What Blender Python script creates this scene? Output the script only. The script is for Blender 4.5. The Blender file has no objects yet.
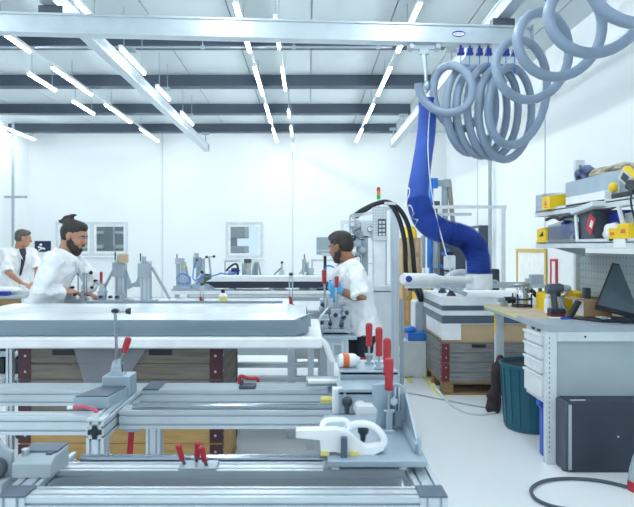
import bpy, bmesh, math, random
from mathutils import Vector, Matrix, noise as mnoise

random.seed(7)
SC = bpy.context.scene
COL = SC.collection
V = Vector
F, VX, VY, EYE = 590.0, 308.0, 246.0, 1.5      # focal length (px), vanishing point, eye height (m)

# ------------------------------------------------------------------ camera
cam_d = bpy.data.cameras.new('camera')
cam = bpy.data.objects.new('camera', cam_d)
COL.objects.link(cam)
cam.location = (0, 0, EYE)
cam.rotation_euler = (math.pi / 2, 0, 0)
cam_d.sensor_fit = 'HORIZONTAL'
cam_d.sensor_width = 36.0
cam_d.lens = 36.0 * F / 634.0
cam_d.shift_x = (317.0 - VX) / 634.0
cam_d.shift_y = -(253.5 - VY) / 634.0
cam_d.clip_start = 0.05
cam_d.clip_end = 200
cam_d.dof.use_dof = True
cam_d.dof.focus_distance = 4.6
cam_d.dof.aperture_fstop = 4.5
SC.camera = cam

# ------------------------------------------------------------------ world, exposure
wd = bpy.data.worlds.new('sky')
SC.world = wd
wd.use_nodes = True
bgn = wd.node_tree.nodes['Background']
bgn.inputs[0].default_value = (0.76, 0.90, 1.0, 1)
bgn.inputs[1].default_value = 0.95
SC.view_settings.view_transform = 'Standard'
SC.view_settings.look = 'None'
SC.view_settings.gamma = 1.0
SC.view_settings.use_curve_mapping = False
SC.view_settings.exposure = 0.28
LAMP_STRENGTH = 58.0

# ------------------------------------------------------------------ materials
def lin(h):
    h = h.lstrip('#')
    out = []
    for i in (0, 2, 4):
        c = int(h[i:i + 2], 16) / 255.0
        out.append(c / 12.92 if c <= 0.04045 else ((c + 0.055) / 1.055) ** 2.4)
    return (*out, 1.0)

def mat(name, hexc, rough=0.5, metal=0.0, var=0.06, scale=8.0, bump=0.0, coat=0.0, stretch=None, spec=None):
    m = bpy.data.materials.new(name)
    m.use_nodes = True
    nt = m.node_tree
    b = nt.nodes['Principled BSDF']
    c = lin(hexc)
    b.inputs['Roughness'].default_value = rough
    b.inputs['Metallic'].default_value = metal
    if coat:
        b.inputs['Coat Weight'].default_value = coat
    if spec is not None:
        b.inputs['Specular IOR Level'].default_value = spec
    tc = nt.nodes.new('ShaderNodeTexCoord')
    mp = nt.nodes.new('ShaderNodeMapping')
    nz = nt.nodes.new('ShaderNodeTexNoise')
    nz.inputs['Scale'].default_value = scale
    nz.inputs['Detail'].default_value = 4
    if stretch:
        mp.inputs['Scale'].default_value = stretch
    nt.links.new(tc.outputs['Object'], mp.inputs['Vector'])
    nt.links.new(mp.outputs['Vector'], nz.inputs['Vector'])
    rp = nt.nodes.new('ShaderNodeValToRGB')
    rp.color_ramp.elements[0].position = 0.3
    rp.color_ramp.elements[1].position = 0.7
    rp.color_ramp.elements[0].color = (c[0] * (1 - var), c[1] * (1 - var), c[2] * (1 - var), 1)
    rp.color_ramp.elements[1].color = (min(1, c[0] * (1 + var)), min(1, c[1] * (1 + var)), min(1, c[2] * (1 + var)), 1)
    nt.links.new(nz.outputs['Fac'], rp.inputs['Fac'])
    nt.links.new(rp.outputs['Color'], b.inputs['Base Color'])
    if bump:
        bn = nt.nodes.new('ShaderNodeBump')
        bn.inputs['Strength'].default_value = bump
        bn.inputs['Distance'].default_value = 0.01
        nt.links.new(nz.outputs['Fac'], bn.inputs['Height'])
        nt.links.new(bn.outputs['Normal'], b.inputs['Normal'])
    return m

def emat(name, hexc, strength):
    m = bpy.data.materials.new(name)
    m.use_nodes = True
    nt = m.node_tree
    nt.nodes.remove(nt.nodes['Principled BSDF'])
    e = nt.nodes.new('ShaderNodeEmission')
    e.inputs[0].default_value = lin(hexc)
    e.inputs[1].default_value = strength
    nt.links.new(e.outputs[0], nt.nodes['Material Output'].inputs[0])
    return m

M = dict(
    wall=mat('wall_paint', 'F0F5F6', 0.7, var=0.015, scale=0.6),
    floor=mat('floor_epoxy', 'EFF3F5', 0.28, var=0.03, scale=0.9),
    ceil=mat('ceiling_panel', 'C6D1D4', 0.7, var=0.02, scale=0.7),
    beam=mat('beam_slate', '4A5766', 0.6, var=0.06, scale=2),
    beamlow=mat('beam_flange', 'B8C2CA', 0.55),
    alu=mat('anodised_aluminium', 'C9D3DA', 0.38, 0.55, var=0.05, scale=6),
    alud=mat('rail_grey', 'A9B5BF', 0.42, 0.45),
    steel=mat('steel', 'B9C4CC', 0.28, 0.85, var=0.1, scale=20),
    plate=mat('fixture_plate', 'A7B8C4', 0.4, 0.35, var=0.06, scale=9),
    dplate=mat('dark_plate', '5B6A7A', 0.45, 0.3),
    white=mat('white_coat_paint', 'EDF1F3', 0.45),
    foam=mat('white_foam', 'F1F4F6', 0.8),
    lgrey=mat('light_grey_paint', 'D3DBDF', 0.5),
    mgrey=mat('mid_grey_paint', 'A3B0B8', 0.5),
    panelgrey=mat('cabinet_panel', 'A8B6BB', 0.55, var=0.05, scale=2),
    dgrey=mat('dark_grey', '4B5560', 0.5),
    black=mat('black_rubber', '1E242B', 0.5),
    nblack=mat('anthracite_box', '2C3644', 0.45, var=0.08, scale=3),
    red=mat('red_grip', 'B02A35', 0.42),
    maroon=mat('maroon_hinge', '6E2A30', 0.5, var=0.12),
    blue=mat('blue_hose_fabric', '4A6CC4', 0.6, var=0.08),
    dblue=mat('carrier_blue', '1C2F8C', 0.4),
    lblue=mat('bright_blue', '2F7FD6', 0.4),
    hose=mat('grey_hose', '8A9BB0', 0.38, var=0.05),
    yellow=mat('yellow_plastic', 'F2CC1E', 0.45),
    yellow2=mat('yellow_tape', 'E6D97A', 0.6),
    teal=mat('teal_bin', '1F5F73', 0.45, var=0.08, scale=3),
    bbin=mat('blue_bag', '2A55C8', 0.4),
    card=mat('cardboard', 'B99B74', 0.8, var=0.06, scale=5),
    card2=mat('cardboard_pale', 'C9AE8A', 0.8, var=0.08, scale=5),
    ply=mat('bench_top', 'C9B79C', 0.5, var=0.12, scale=5),
    woodg=mat('weathered_board', '7F8080', 0.75, var=0.3, scale=4, stretch=(1.0, 1.0, 12.0), bump=0.3),
    wood_shaded=mat('old_grey_brown_board_shaded', '736D64', 0.75, var=0.3, scale=4, stretch=(1.0, 1.0, 12.0), bump=0.3),  # weathered grey-brown, darkened for the shade under the white table
    maroon_shaded=mat('shaded_maroon_hinge', '4C2630', 0.5, var=0.12),  # copy of the maroon hinge with the table's shade put into its colour
    chrome=mat('polished_shaft', '9AA6B0', 0.16, 1.0, var=0.04),
    hole=mat('panel_hole', '84929A', 0.6),
    woodb=mat('brown_board', '93764F', 0.7, var=0.2, scale=4, stretch=(1.0, 1.0, 10.0), bump=0.3),
    woody=mat('pale_board', 'BB965E', 0.7, var=0.15, scale=4, stretch=(1.0, 1.0, 10.0), bump=0.2),
    tray=mat('composite_tray', '8798A4', 0.3, 0.3, var=0.06, scale=2),
    traytop=mat('tray_foil', 'DCE4E8', 0.22, 0.1, var=0.05, scale=3),
    skin=mat('skin_light', 'B9866C', 0.5, var=0.06, scale=12),
    skin2=mat('skin_tan', '9A6C52', 0.5, var=0.06, scale=12),
    hair=mat('dark_hair', '2B2725', 0.55, var=0.35, scale=60, bump=0.4),
    hair2=mat('grey_brown_hair', '5A544F', 0.6, var=0.25, scale=60, bump=0.4),
    coat=mat('coat_cotton', 'F2F4F6', 0.8, var=0.03, scale=10, bump=0.15),
    coatline=mat('coat_seam', 'C5CCD2', 0.8),
    shirt=mat('dark_shirt', '2B333D', 0.7),
    trouser=mat('work_trousers', '20252C', 0.75, var=0.15),
    glove=mat('nitrile_blue', '4BA6DC', 0.4),
    eye=mat('eye_white', '9FA3A4', 0.4),
    orange=mat('orange_label', 'E2703A', 0.5),
    pink=mat('pink_grip', 'C65A78', 0.5),
    olive=mat('hedge_green', '5C7040', 0.9, var=0.4, scale=3),
    extg=mat('facade_grey', '56646F', 0.8),
    extl=mat('facade_pale', 'C9D0D2', 0.8),
    paper=mat('paper', 'F0F1EE', 0.7),
    redp=mat('red_paper', 'C23A40', 0.6),
    screen=mat('laptop_screen', '56646F', 0.1, 0.0, spec=.9),
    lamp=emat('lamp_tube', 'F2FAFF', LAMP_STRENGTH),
    lamp_reflection=emat('lamp_reflection_glow', 'F2FAFF', LAMP_STRENGTH * 0.6),  # dimmer glow standing in for lamps mirrored in the glass
    sgreen=emat('signal_green', '30C060', 0.8),
    sred=mat('signal_red', 'D03030', 0.4),
    sorange=mat('signal_orange', 'E89030', 0.4),
)

def hole_mat(name, base, hole, axes, rough=0.5):
    """punched sheet: axes is a list of (axis index, spacing, share of the pitch that is hole)"""
    m = bpy.data.materials.new(name)
    m.use_nodes = True
    nt = m.node_tree
    b = nt.nodes['Principled BSDF']; b.inputs['Roughness'].default_value = rough
    tc = nt.nodes.new('ShaderNodeTexCoord'); sp = nt.nodes.new('ShaderNodeSeparateXYZ')
    nt.links.new(tc.outputs['Object'], sp.inputs[0])
    last = None
    for i, pitch, share in axes:
        def node(op, a, bval):
            n = nt.nodes.new('ShaderNodeMath'); n.operation = op
            nt.links.new(a, n.inputs[0])
            if bval is not None: n.inputs[1].default_value = bval
            return n.outputs[0]
        o = node('MULTIPLY', sp.outputs[i], 1 / pitch); o = node('FRACT', o, None); o = node('SUBTRACT', o, .5); o = node('ABSOLUTE', o, None); o = node('LESS_THAN', o, share / 2)
        if last is None: last = o
        else:
            n = nt.nodes.new('ShaderNodeMath'); n.operation = 'MULTIPLY'; nt.links.new(last, n.inputs[0]); nt.links.new(o, n.inputs[1]); last = n.outputs[0]
    mx = nt.nodes.new('ShaderNodeMix'); mx.data_type = 'RGBA'
    nt.links.new(last, mx.inputs[0]); mx.inputs[6].default_value = lin(base); mx.inputs[7].default_value = lin(hole)
    nt.links.new(mx.outputs[2], b.inputs['Base Color'])
    return m

def glass_mat():
    m = bpy.data.materials.new('window_glass')
    m.use_nodes = True
    nt = m.node_tree
    nt.nodes.remove(nt.nodes['Principled BSDF'])
    t = nt.nodes.new('ShaderNodeBsdfTransparent')
    t.inputs[0].default_value = (0.85, 0.92, 0.95, 1)
    g = nt.nodes.new('ShaderNodeBsdfGlossy')
    g.inputs['Roughness'].default_value = 0.03
    x = nt.nodes.new('ShaderNodeMixShader')
    x.inputs[0].default_value = 0.1
    nt.links.new(t.outputs[0], x.inputs[1]); nt.links.new(g.outputs[0], x.inputs[2])
    nt.links.new(x.outputs[0], nt.nodes['Material Output'].inputs[0])
    return m
M['glass'] = glass_mat()
M['strip_leg'] = hole_mat('punched_leg_strip', 'D3DBDF', '7C8890', [(2, .034, .4)])
M['strip_post'] = hole_mat('punched_post_strip', 'D3DBDF', '69757E', [(2, .072, .5)])
M['peg'] = hole_mat('punched_back_panel', 'A8B6BB', '87959D', [(1, .05, .36), (2, .06, .3)])
M['perf'] = hole_mat('punched_machine_panel', 'D3DBDF', 'A3B0B8', [(0, .026, .45), (2, .03, .45)])

def clear_plastic():
    m = bpy.data.materials.new('clear_plastic')
    m.use_nodes = True
    nt = m.node_tree
    b = nt.nodes['Principled BSDF']
    b.inputs['Base Color'].default_value = lin('8FA0BC')
    b.inputs['Alpha'].default_value = 0.3
    b.inputs['Roughness'].default_value = 0.25
    return m
M['clear'] = clear_plastic()

# ------------------------------------------------------------------ mesh helpers
def W(px, py, d):
    """the point of the place seen at that pixel, d metres in front of the camera plane"""
    return V(((px - VX) * d / F, d, EYE - (py - VY) * d / F))

def FL(px, py, z=0.0):
    d = (EYE - z) * F / (py - VY)
    return V(((px - VX) * d / F, d, z))

ORG = {}

def frames(pts):
    n = len(pts)
    tans = []
    for i in range(n):
        a = pts[max(0, i - 1)]; b = pts[min(n - 1, i + 1)]
        t = (b - a)
        tans.append(t.normalized() if t.length > 1e-9 else V((0, 0, 1)))
    up = V((0, 0, 1)) if abs(tans[0].z) < 0.9 else V((0, 1, 0))
    u = (up - tans[0] * up.dot(tans[0])).normalized()
    out = []
    for t in tans:
        u = (u - t * u.dot(t))
        u = u.normalized() if u.length > 1e-6 else V((1, 0, 0))
        out.append((t, u, t.cross(u)))
    return out

def smooth_path(pts, n=8, closed=False):
    """Catmull-Rom through pts"""
    pts = [V(p) for p in pts]
    out = []
    m = len(pts)
    for i in range(m - 1):
        p0 = pts[max(0, i - 1)]; p1 = pts[i]; p2 = pts[i + 1]; p3 = pts[min(m - 1, i + 2)]
        for k in range(n):
            t = k / n
            out.append(0.5 * ((2 * p1) + (p2 - p0) * t + (2 * p0 - 5 * p1 + 4 * p2 - p3) * t * t + (3 * p1 - p0 - 3 * p2 + p3) * t ** 3))
    out.append(pts[-1])
    return out

class MB:
    def __init__(self):
        self.v = []; self.f = []; self.m = []; self.mi = 0
    def add(self, vs, fs):
        o = len(self.v)
        self.v += [V(p) for p in vs]
        for f in fs:
            self.f.append(tuple(i + o for i in f)); self.m.append(self.mi)
        return self
    def box(self, x0, x1, y0, y1, z0, z1):
        vs = [(x, y, z) for z in (z0, z1) for y in (y0, y1) for x in (x0, x1)]
        return self.add(vs, [(0, 2, 3, 1), (4, 5, 7, 6), (0, 1, 5, 4), (2, 6, 7, 3), (0, 4, 6, 2), (1, 3, 7, 5)])
    def cbox(self, c, s, rot=None):
        c = V(c); hx, hy, hz = s[0] / 2, s[1] / 2, s[2] / 2
        vs = []
        for z in (-hz, hz):
            for y in (-hy, hy):
                for x in (-hx, hx):
                    p = V((x, y, z))
                    if rot is not None: p = rot @ p
                    vs.append(c + p)
        return self.add(vs, [(0, 2, 3, 1), (4, 5, 7, 6), (0, 1, 5, 4), (2, 6, 7, 3), (0, 4, 6, 2), (1, 3, 7, 5)])
    def pbox(self, x0, x1, y0, y1, d, dep):
        a = W(x0, y1, d); b = W(x1, y0, d)
        return self.box(a.x, b.x, d, d + dep, a.z, b.z)
    def loft(self, rings, cap=True, closed=False):
        n = len(rings[0]); vs = []; fs = []
        for r in rings: vs += r
        k = len(rings)
        for i in range(k - 1 + (1 if closed else 0)):
            a = i * n; b = ((i + 1) % k) * n
            for j in range(n):
                j2 = (j + 1) % n
                fs.append((a + j, a + j2, b + j2, b + j))
        if cap and not closed:
            fs.append(tuple(reversed(range(n)))); fs.append(tuple(range((k - 1) * n, k * n)))
        return self.add(vs, fs)
    def tube(self, pts, r, seg=10, cap=True, ell=None):
        pts = [V(p) for p in pts]
        fr = frames(pts); rings = []
        for i, p in enumerate(pts):
            rr = r[i] if isinstance(r, (list, tuple)) else r
            ra, rb = rr if isinstance(rr, (list, tuple)) else (rr, rr)
            t, u, w = fr[i]
            rings.append([p + u * (ra * math.cos(2 * math.pi * j / seg)) + w * (rb * math.sin(2 * math.pi * j / seg)) for j in range(seg)])
        return self.loft(rings, cap)
    def rod(self, a, b, r, seg=10, r2=None):
        return self.tube([a, b], [r, r if r2 is None else r2], seg)
    def lathe(self, prof, base, axis=(0, 0, 1), seg=18):
        """prof: (radius, height) pairs from base along axis"""
        ax = V(axis).normalized()
        u = ax.orthogonal().normalized(); w = ax.cross(u); base = V(base)
        rings = []
        for r, h in prof:
            r = max(r, 1e-4)
            rings.append([base + ax * h + u * (r * math.cos(2 * math.pi * j / seg)) + w * (r * math.sin(2 * math.pi * j / seg)) for j in range(seg)])
        return self.loft(rings, True)
    def ball(self, c, r, seg=14, rows=9, rot=None):
        c = V(c)
        rx, ry, rz = r if isinstance(r, (tuple, list)) else (r, r, r)
        rings = []
        for i in range(rows):
            a = -math.pi / 2 + math.pi * (i + 0.02 if i == 0 else (i - 0.02 if i == rows - 1 else i)) / (rows - 1)
            ring = []
            for j in range(seg):
                b = 2 * math.pi * j / seg
                p = V((rx * math.cos(a) * math.cos(b), ry * math.cos(a) * math.sin(b), rz * math.sin(a)))
                if rot is not None: p = rot @ p
                ring.append(c + p)
            rings.append(ring)
        return self.loft(rings, True)
    def prism(self, poly, d):
        """poly: list of 3-D points in a plane, extruded by the vector d"""
        poly = [V(p) for p in poly]; d = V(d); n = len(poly)
        vs = poly + [p + d for p in poly]
        fs = [tuple(range(n)), tuple(reversed(range(n, 2 * n)))]
        fs += [(i, i + n, (i + 1) % n + n, (i + 1) % n) for i in range(n)]
        return self.add(vs, fs)
    def profile(self, a, b, w=0.04, h=0.04, up=(0, 0, 1)):
        """slotted aluminium profile from a to b, w across, h along up"""
        a = V(a); b = V(b); t = (b - a).normalized(); up = V(up)
        up = (up - t * up.dot(t)).normalized(); sd = t.cross(up)
        g, dp = 0.0045, 0.011
        def side(length):
            n = max(1, round(length / 0.04)); out = []
            for i in range(n):
                c = -length / 2 + length * (i + 0.5) / n
                out.append(c)
            return out
        P = []
        hw, hh = w / 2, h / 2
        P.append((-hw, -hh))
        for c in side(w): P += [(c - g, -hh), (c - g, -hh + dp), (c + g, -hh + dp), (c + g, -hh)]
        P.append((hw, -hh))
        for c in side(h): P += [(hw, c - g), (hw - dp, c - g), (hw - dp, c + g), (hw, c + g)]
        P.append((hw, hh))
        for c in reversed(side(w)): P += [(c + g, hh), (c + g, hh - dp), (c - g, hh - dp), (c - g, hh)]
        P.append((-hw, hh))
        for c in reversed(side(h)): P += [(-hw, c + g), (-hw + dp, c + g), (-hw + dp, c - g), (-hw, c - g)]
        r = [[p + sd * x + up * y for x, y in P] for p in (a, b)]
        return self.loft(r, True)
    def build(self, name, material, parent=None, label=None, cat=None, group=None, kind=None, bevel=0.0, smooth=38, remesh=0.0, relax=0, sub=0, solid=0.0):
        me = bpy.data.meshes.new(name)
        if parent is not None:
            off = ORG[parent.name]
        else:
            lo = [min(p[i] for p in self.v) for i in range(3)]; hi = [max(p[i] for p in self.v) for i in range(3)]
            off = V(((lo[0] + hi[0]) / 2, (lo[1] + hi[1]) / 2, lo[2]))
        me.from_pydata([tuple(p - off) for p in self.v], [], self.f)
        mats = material if isinstance(material, (list, tuple)) else [material]
        for x in mats: me.materials.append(x)
        if len(mats) > 1:
            for i, p in enumerate(me.polygons): p.material_index = self.m[i]
        bm = bmesh.new(); bm.from_mesh(me)
        bmesh.ops.recalc_face_normals(bm, faces=bm.faces)
        bm.to_mesh(me); bm.free()
        for p in me.polygons: p.use_smooth = True
        if not remesh:
            me.set_sharp_from_angle(angle=math.radians(smooth))
        me.update()
        o = bpy.data.objects.new(name, me)
        COL.objects.link(o)
        if parent is not None: o.parent = parent
        else: o.location = off
        ORG[o.name] = off
        if remesh:
            r = o.modifiers.new('remesh', 'REMESH'); r.mode = 'VOXEL'; r.voxel_size = remesh; r.use_smooth_shade = True
        if relax:
            s = o.modifiers.new('smooth', 'SMOOTH'); s.factor = 0.5; s.iterations = relax
        if sub:
            s = o.modifiers.new('sub', 'SUBSURF'); s.levels = sub; s.render_levels = sub
        if solid:
            s = o.modifiers.new('solid', 'SOLIDIFY'); s.thickness = solid; s.offset = 0
        if bevel:
            b = o.modifiers.new('bevel', 'BEVEL'); b.width = bevel; b.segments = 2; b.limit_method = 'ANGLE'; b.angle_limit = math.radians(40)
        tag(o, label, cat, group, kind)
        return o

def tag(o, label=None, cat=None, group=None, kind=None):
    if label: o['label'] = label
    if cat: o['category'] = cat
    if group: o['group'] = group
    if kind: o['kind'] = kind
    return o

def thing(name, label, cat, loc, group=None):
    o = bpy.data.objects.new(name, None)
    o.empty_display_size = 0.05
    COL.objects.link(o)
    o.location = loc
    ORG[o.name] = V(loc)
    return tag(o, label, cat, group)

def dup(root, loc, label, rotz=0.0, group=None, scale=None):
    r = root.copy(); COL.objects.link(r); r.location = loc; r.rotation_euler = (0, 0, rotz); r['label'] = label
    if scale: r.scale = (scale, scale, scale)
    if group: r['group'] = group
    ORG[r.name] = V(loc)
    for ch in list(root.children):
        c = ch.copy(); COL.objects.link(c); c.parent = r
        for g in list(ch.children):
            k = g.copy(); COL.objects.link(k); k.parent = c
    return r

def struct(name, mb, m, label=None, **kw):
    return mb.build(name, m, None, label=label, kind='structure', **kw)

def text_verts(s, size):
    cu = bpy.data.curves.new('t', 'FONT'); cu.body = s; cu.size = size; cu.align_x = 'CENTER'; cu.align_y = 'CENTER'
    cu.resolution_u = 3
    ob = bpy.data.objects.new('t', cu); COL.objects.link(ob)
    dg = bpy.context.evaluated_depsgraph_get()
    me = ob.evaluated_get(dg).to_mesh()
    vs = [v.co.copy() for v in me.vertices]; fs = [tuple(p.vertices) for p in me.polygons]
    bpy.data.objects.remove(ob); bpy.data.curves.remove(cu)
    return vs, fs
# ------------------------------------------------------------------ the setting
XL, XR, YB, ZC, Y0 = -7.65, 3.8, 16.2, 4.62, -1.2
m = MB(); m.box(XL - .3, XR + .3, Y0, YB + .3, -.12, 0); struct('floor', m, M['floor'])
# ceiling of long white panels with open joints
m = MB()
x = XL
while x < XR:
    m.box(x + .008, min(x + 1.092, XR), Y0, YB, ZC, ZC + .05); x += 1.1
m.box(XL - .2, XR + .2, Y0, YB + .3, ZC + .055, ZC + .12)
struct('ceiling', m, M['ceil'])
# back wall with openings for two windows
w1 = (-6.92, -4.94, 1.225, 2.16); w2 = (-2.25, -1.235, 1.17, 2.16)
m = MB()
m.box(XL - .2, XR + .2, YB, YB + .25, 0, 1.17)
m.box(XL - .2, XR + .2, YB, YB + .25, 2.16, ZC + .05)
m.box(XL - .2, w1[0], YB, YB + .25, 1.17, 2.16)
m.box(w1[0], w1[1], YB, YB + .25, 1.17, w1[2])
m.box(w1[1], w2[0], YB, YB + .25, 1.17, 2.16)
m.box(w2[1], XR + .2, YB, YB + .25, 1.17, 2.16)
struct('wall_back', m, M['wall'])
m = MB(); m.box(XL - .2, XL, Y0, YB, 0, ZC + .05); struct('wall_left', m, M['wall'])
m = MB(); m.box(XR, XR + .2, Y0, YB, 0, ZC + .05); struct('wall_right', m, M['wall'])
for i, xx in enumerate((-4.0, -.42, 3.2)):
    m = MB(); m.box(xx - .018, xx + .018, YB - .012, YB, 0, ZC); struct('trim_%d' % (i + 1), m, M['lgrey'])
for i, yy in enumerate((5.6, 9.45, 13.2)):
    m = MB(); m.box(XR - .012, XR, yy - .018, yy + .018, 0, ZC); struct('trim_%d' % (i + 4), m, M['lgrey'])
m = MB(); m.box(XL, XR, YB - .02, YB, 0, .1); struct('baseboard_back', m, M['lgrey'])
m = MB(); m.box(XR - .02, XR, Y0, YB, 0, .1); struct('baseboard_right', m, M['lgrey'])

def window(name, x0, x1, z0, z1, nsash):
    fr = MB(); t = .07
    fr.box(x0, x1, YB - .03, YB + .06, z0, z0 + t); fr.box(x0, x1, YB - .03, YB + .06, z1 - t, z1)
    fr.box(x0, x0 + t, YB - .03, YB + .06, z0 + t, z1 - t); fr.box(x1 - t, x1, YB - .03, YB + .06, z0 + t, z1 - t)
    for k in range(1, nsash):
        c = x0 + (x1 - x0) * k / nsash
        fr.box(c - .06, c + .06, YB - .03, YB + .06, z0 + t, z1 - t)
    o = struct(name, fr, M['lgrey'], bevel=.006)
    for k in range(nsash):
        a = x0 + (x1 - x0) * k / nsash + .06; b = x0 + (x1 - x0) * (k + 1) / nsash - .06
        s = MB(); q = .06
        s.box(a, b, YB - .015, YB + .03, z0 + t, z0 + t + q); s.box(a, b, YB - .015, YB + .03, z1 - t - q, z1 - t)
        s.box(a, a + q, YB - .015, YB + .03, z0 + t + q, z1 - t - q); s.box(b - q, b, YB - .015, YB + .03, z0 + t + q, z1 - t - q)
        so = s.build('window_sash', M['white'], o, bevel=.004)
        g = MB(); g.box(a + q, b - q, YB + .005, YB + .011, z0 + t + q, z1 - t - q); g.build('window_pane', M['glass'], so)
    sl = MB(); sl.box(x0 - .06, x1 + .06, YB - .12, YB - .005, z0 - .04, z0); sl.build('window_sill', M['white'], o, bevel=.006)
window('window_1', *w1, 2)
window('window_2', *w2, 1)
# what stands outside the windows
m = MB(); m.box(-40, 30, YB + .3, 60, -.4, -.3); struct('exterior_ground', m, M['olive'])
m = MB(); m.box(-14, -3.6, 24, 30, -.3, 6)
struct('exterior_building', m, M['extg'])
m = MB()
for xx in (-12.4, -10.9, -9.4, -7.9, -6.4):
    m.box(xx, xx + 1.1, 23.9, 24.0, 1.4, 1.55); m.box(xx, xx + 1.1, 23.9, 24.0, 2.0, 2.1); m.box(xx, xx + .06, 23.9, 24.0, .6, 2.4)
struct('exterior_trim', m, M['extl'])
h = MB(); rr = random.Random(3)
for k in range(60):
    h.ball((-11.5 + rr.random() * 6.5, 21.5 + rr.random() * .8, .35 + rr.random() * .85), .25 + .2 * rr.random(), 7, 5)
h.build('hedge', M['olive'], label='green hedge outside the double window', cat='hedge')
v = MB(); v.box(-3.45, -2.2, 20.5, 22, -.3, 1.5); v.box(-3.45, -2.2, 20.5, 22, 1.78, 2.5)
v.build('exterior_shed', M['mgrey'], kind='structure', bevel=.03)
# door in the back wall
m = MB(); x0, x1 = .9, 1.92
m.box(x0, x0 + .08, YB - .05, YB, 0, 2.2); m.box(x1 - .08, x1, YB - .05, YB, 0, 2.2); m.box(x0 + .08, x1 - .08, YB - .05, YB, 2.12, 2.2)
dr = struct('door_1', m, M['lgrey'], bevel=.006)
m = MB(); m.box(x0 + .085, x1 - .085, YB - .035, YB - .003, .01, 2.115); m.build('door_leaf', M['white'], dr)
m = MB(); m.rod((x1 - .16, YB - .04, 1.02), (x1 - .16, YB - .09, 1.02), .012); m.rod((x1 - .16, YB - .085, 1.02), (x1 - .3, YB - .085, 1.02), .011); m.build('door_handle', M['steel'], dr)

# steel beams under the ceiling
for i, d in enumerate((6.5, 8.64, 10.8, 13.0, 15.1)):
    m = MB(); m.mi = 0
    m.box(XL, 2.25, d - .05, d + .05, 4.43, ZC)
    m.mi = 1; m.box(XL, 2.25, d - .1, d + .1, 4.4, 4.43)
    struct('ceiling_beam', m, [M['beam'], M['beam']])
# conduit along the second beam
t = thing('conduit', 'thin grey cable conduit running below the nearest visible ceiling beam', 'conduit', (0, 8.4, 4.3))
m = MB(); m.rod((-6.5, 8.4, 4.33), (1.2, 8.4, 4.33), .016); m.build('pipe', M['alud'], t)
for xx in (-6, -4.6, -3.1, -1.5, -.2, 1.0):
    m = MB(); m.rod((xx, 8.4, 4.33), (xx, 8.4, ZC), .008, 6); m.cbox((xx, 8.4, 4.33), (.05, .045, .045)); m.build('clip', M['alud'], t)

# columns and pipes on the walls
m = MB(); m.rod((-7.45, 14.9, 0), (-7.45, 14.9, ZC), .034, 12); m.build('pipe', M['mgrey'], label='tall grey pipe standing at the left wall behind the farthest worker', cat='pipe')
m = MB(); m.box(-7.65, -7.2, 14.85, 14.95, 2.72, 2.76); m.rod((-7.65, 14.9, 2.74), (-7.1, 14.9, 2.74), .03); m.build('pipe_bracket', M['mgrey'], label='grey bracket on the pipe at the left wall', cat='bracket')
m = MB(); m.box(-7.65, -7.25, 13.3, 13.9, 3.25, 3.42); m.rod((-7.4, 13.25, 3.15), (-7.4, 14.0, 3.15), .06, 10); m.build('wall_heater', M['lgrey'], label='pale wall unit high on the left wall beside the pipe', cat='wall unit', bevel=.02)
m = MB(); m.rod((3.7, 12.0, 0), (3.7, 12.0, ZC), .035, 12); m.build('pipe', M['mgrey'], label='tall thin grey pipe running up the right wall beside the dark cabinet', cat='pipe')
m = MB(); m.box(3.55, 3.8, 12.25, 13.6, 1.2, 1.93); cab = m.build('wall_cabinet', M['dgrey'], label='dark grey electrical cabinet on the right wall beside the thin pipe', cat='cabinet', bevel=.01)
m = MB(); m.box(3.54, 3.55, 12.3, 12.55, 1.75, 1.87); m.build('name_plate', M['white'], cab)
# dark blue notice on the back wall
a = W(35, 241, YB); b = W(51, 250, YB)
m = MB(); m.box(a.x, b.x, YB - .02, YB, b.z - .05, a.z)
nt_ = m.build('notice', mat('notice_blue', '1E2B4A', .5), label='dark blue notice with a white figure on the back wall between two workers', cat='sign')
m = MB(); cx = (a.x + b.x) / 2 - .05
m.ball((cx, YB - .024, a.z - .1), (.04, .004, .035), 8, 6); m.cbox((cx + .02, YB - .023, a.z - .19), (.2, .006, .05), Matrix.Rotation(.3, 3, 'Y')); m.cbox((cx - .03, YB - .023, a.z - .24), (.12, .006, .03), Matrix.Rotation(-.5, 3, 'Y'))
m.build('figure', M['white'], nt_)

# yellow-framed board and red-framed sheet on the right wall
def wall_frame(name, label, cat, d0, d1, z0, z1, w, fm, face):
    t = thing(name, label, cat, (XR, (d0 + d1) / 2, z0))
    m = MB(); m.box(XR - .03, XR - .004, d0, d1, z0, z0 + w); m.box(XR - .03, XR - .004, d0, d1, z1 - w, z1)
    m.box(XR - .03, XR - .004, d0, d0 + w, z0 + w, z1 - w); m.box(XR - .03, XR - .004, d1 - w, d1, z0 + w, z1 - w); m.build('frame', fm, t)
    m = MB(); m.box(XR - .015, XR - .002, d0 + w, d1 - w, z0 + w, z1 - w); m.build('board', face, t)
wall_frame('whiteboard', 'white board in a yellow frame on the right wall beyond the workbench', 'board', 9.36, 10.7, .55, 1.45, .06, mat('yellow_frame', 'CDB257', .5), M['paper'])
wall_frame('notice_sheet', 'white sheet in a red frame on the right wall beside the yellow framed board', 'notice', 8.97, 9.2, .85, 1.3, .035, M['redp'], M['paper'])

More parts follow.
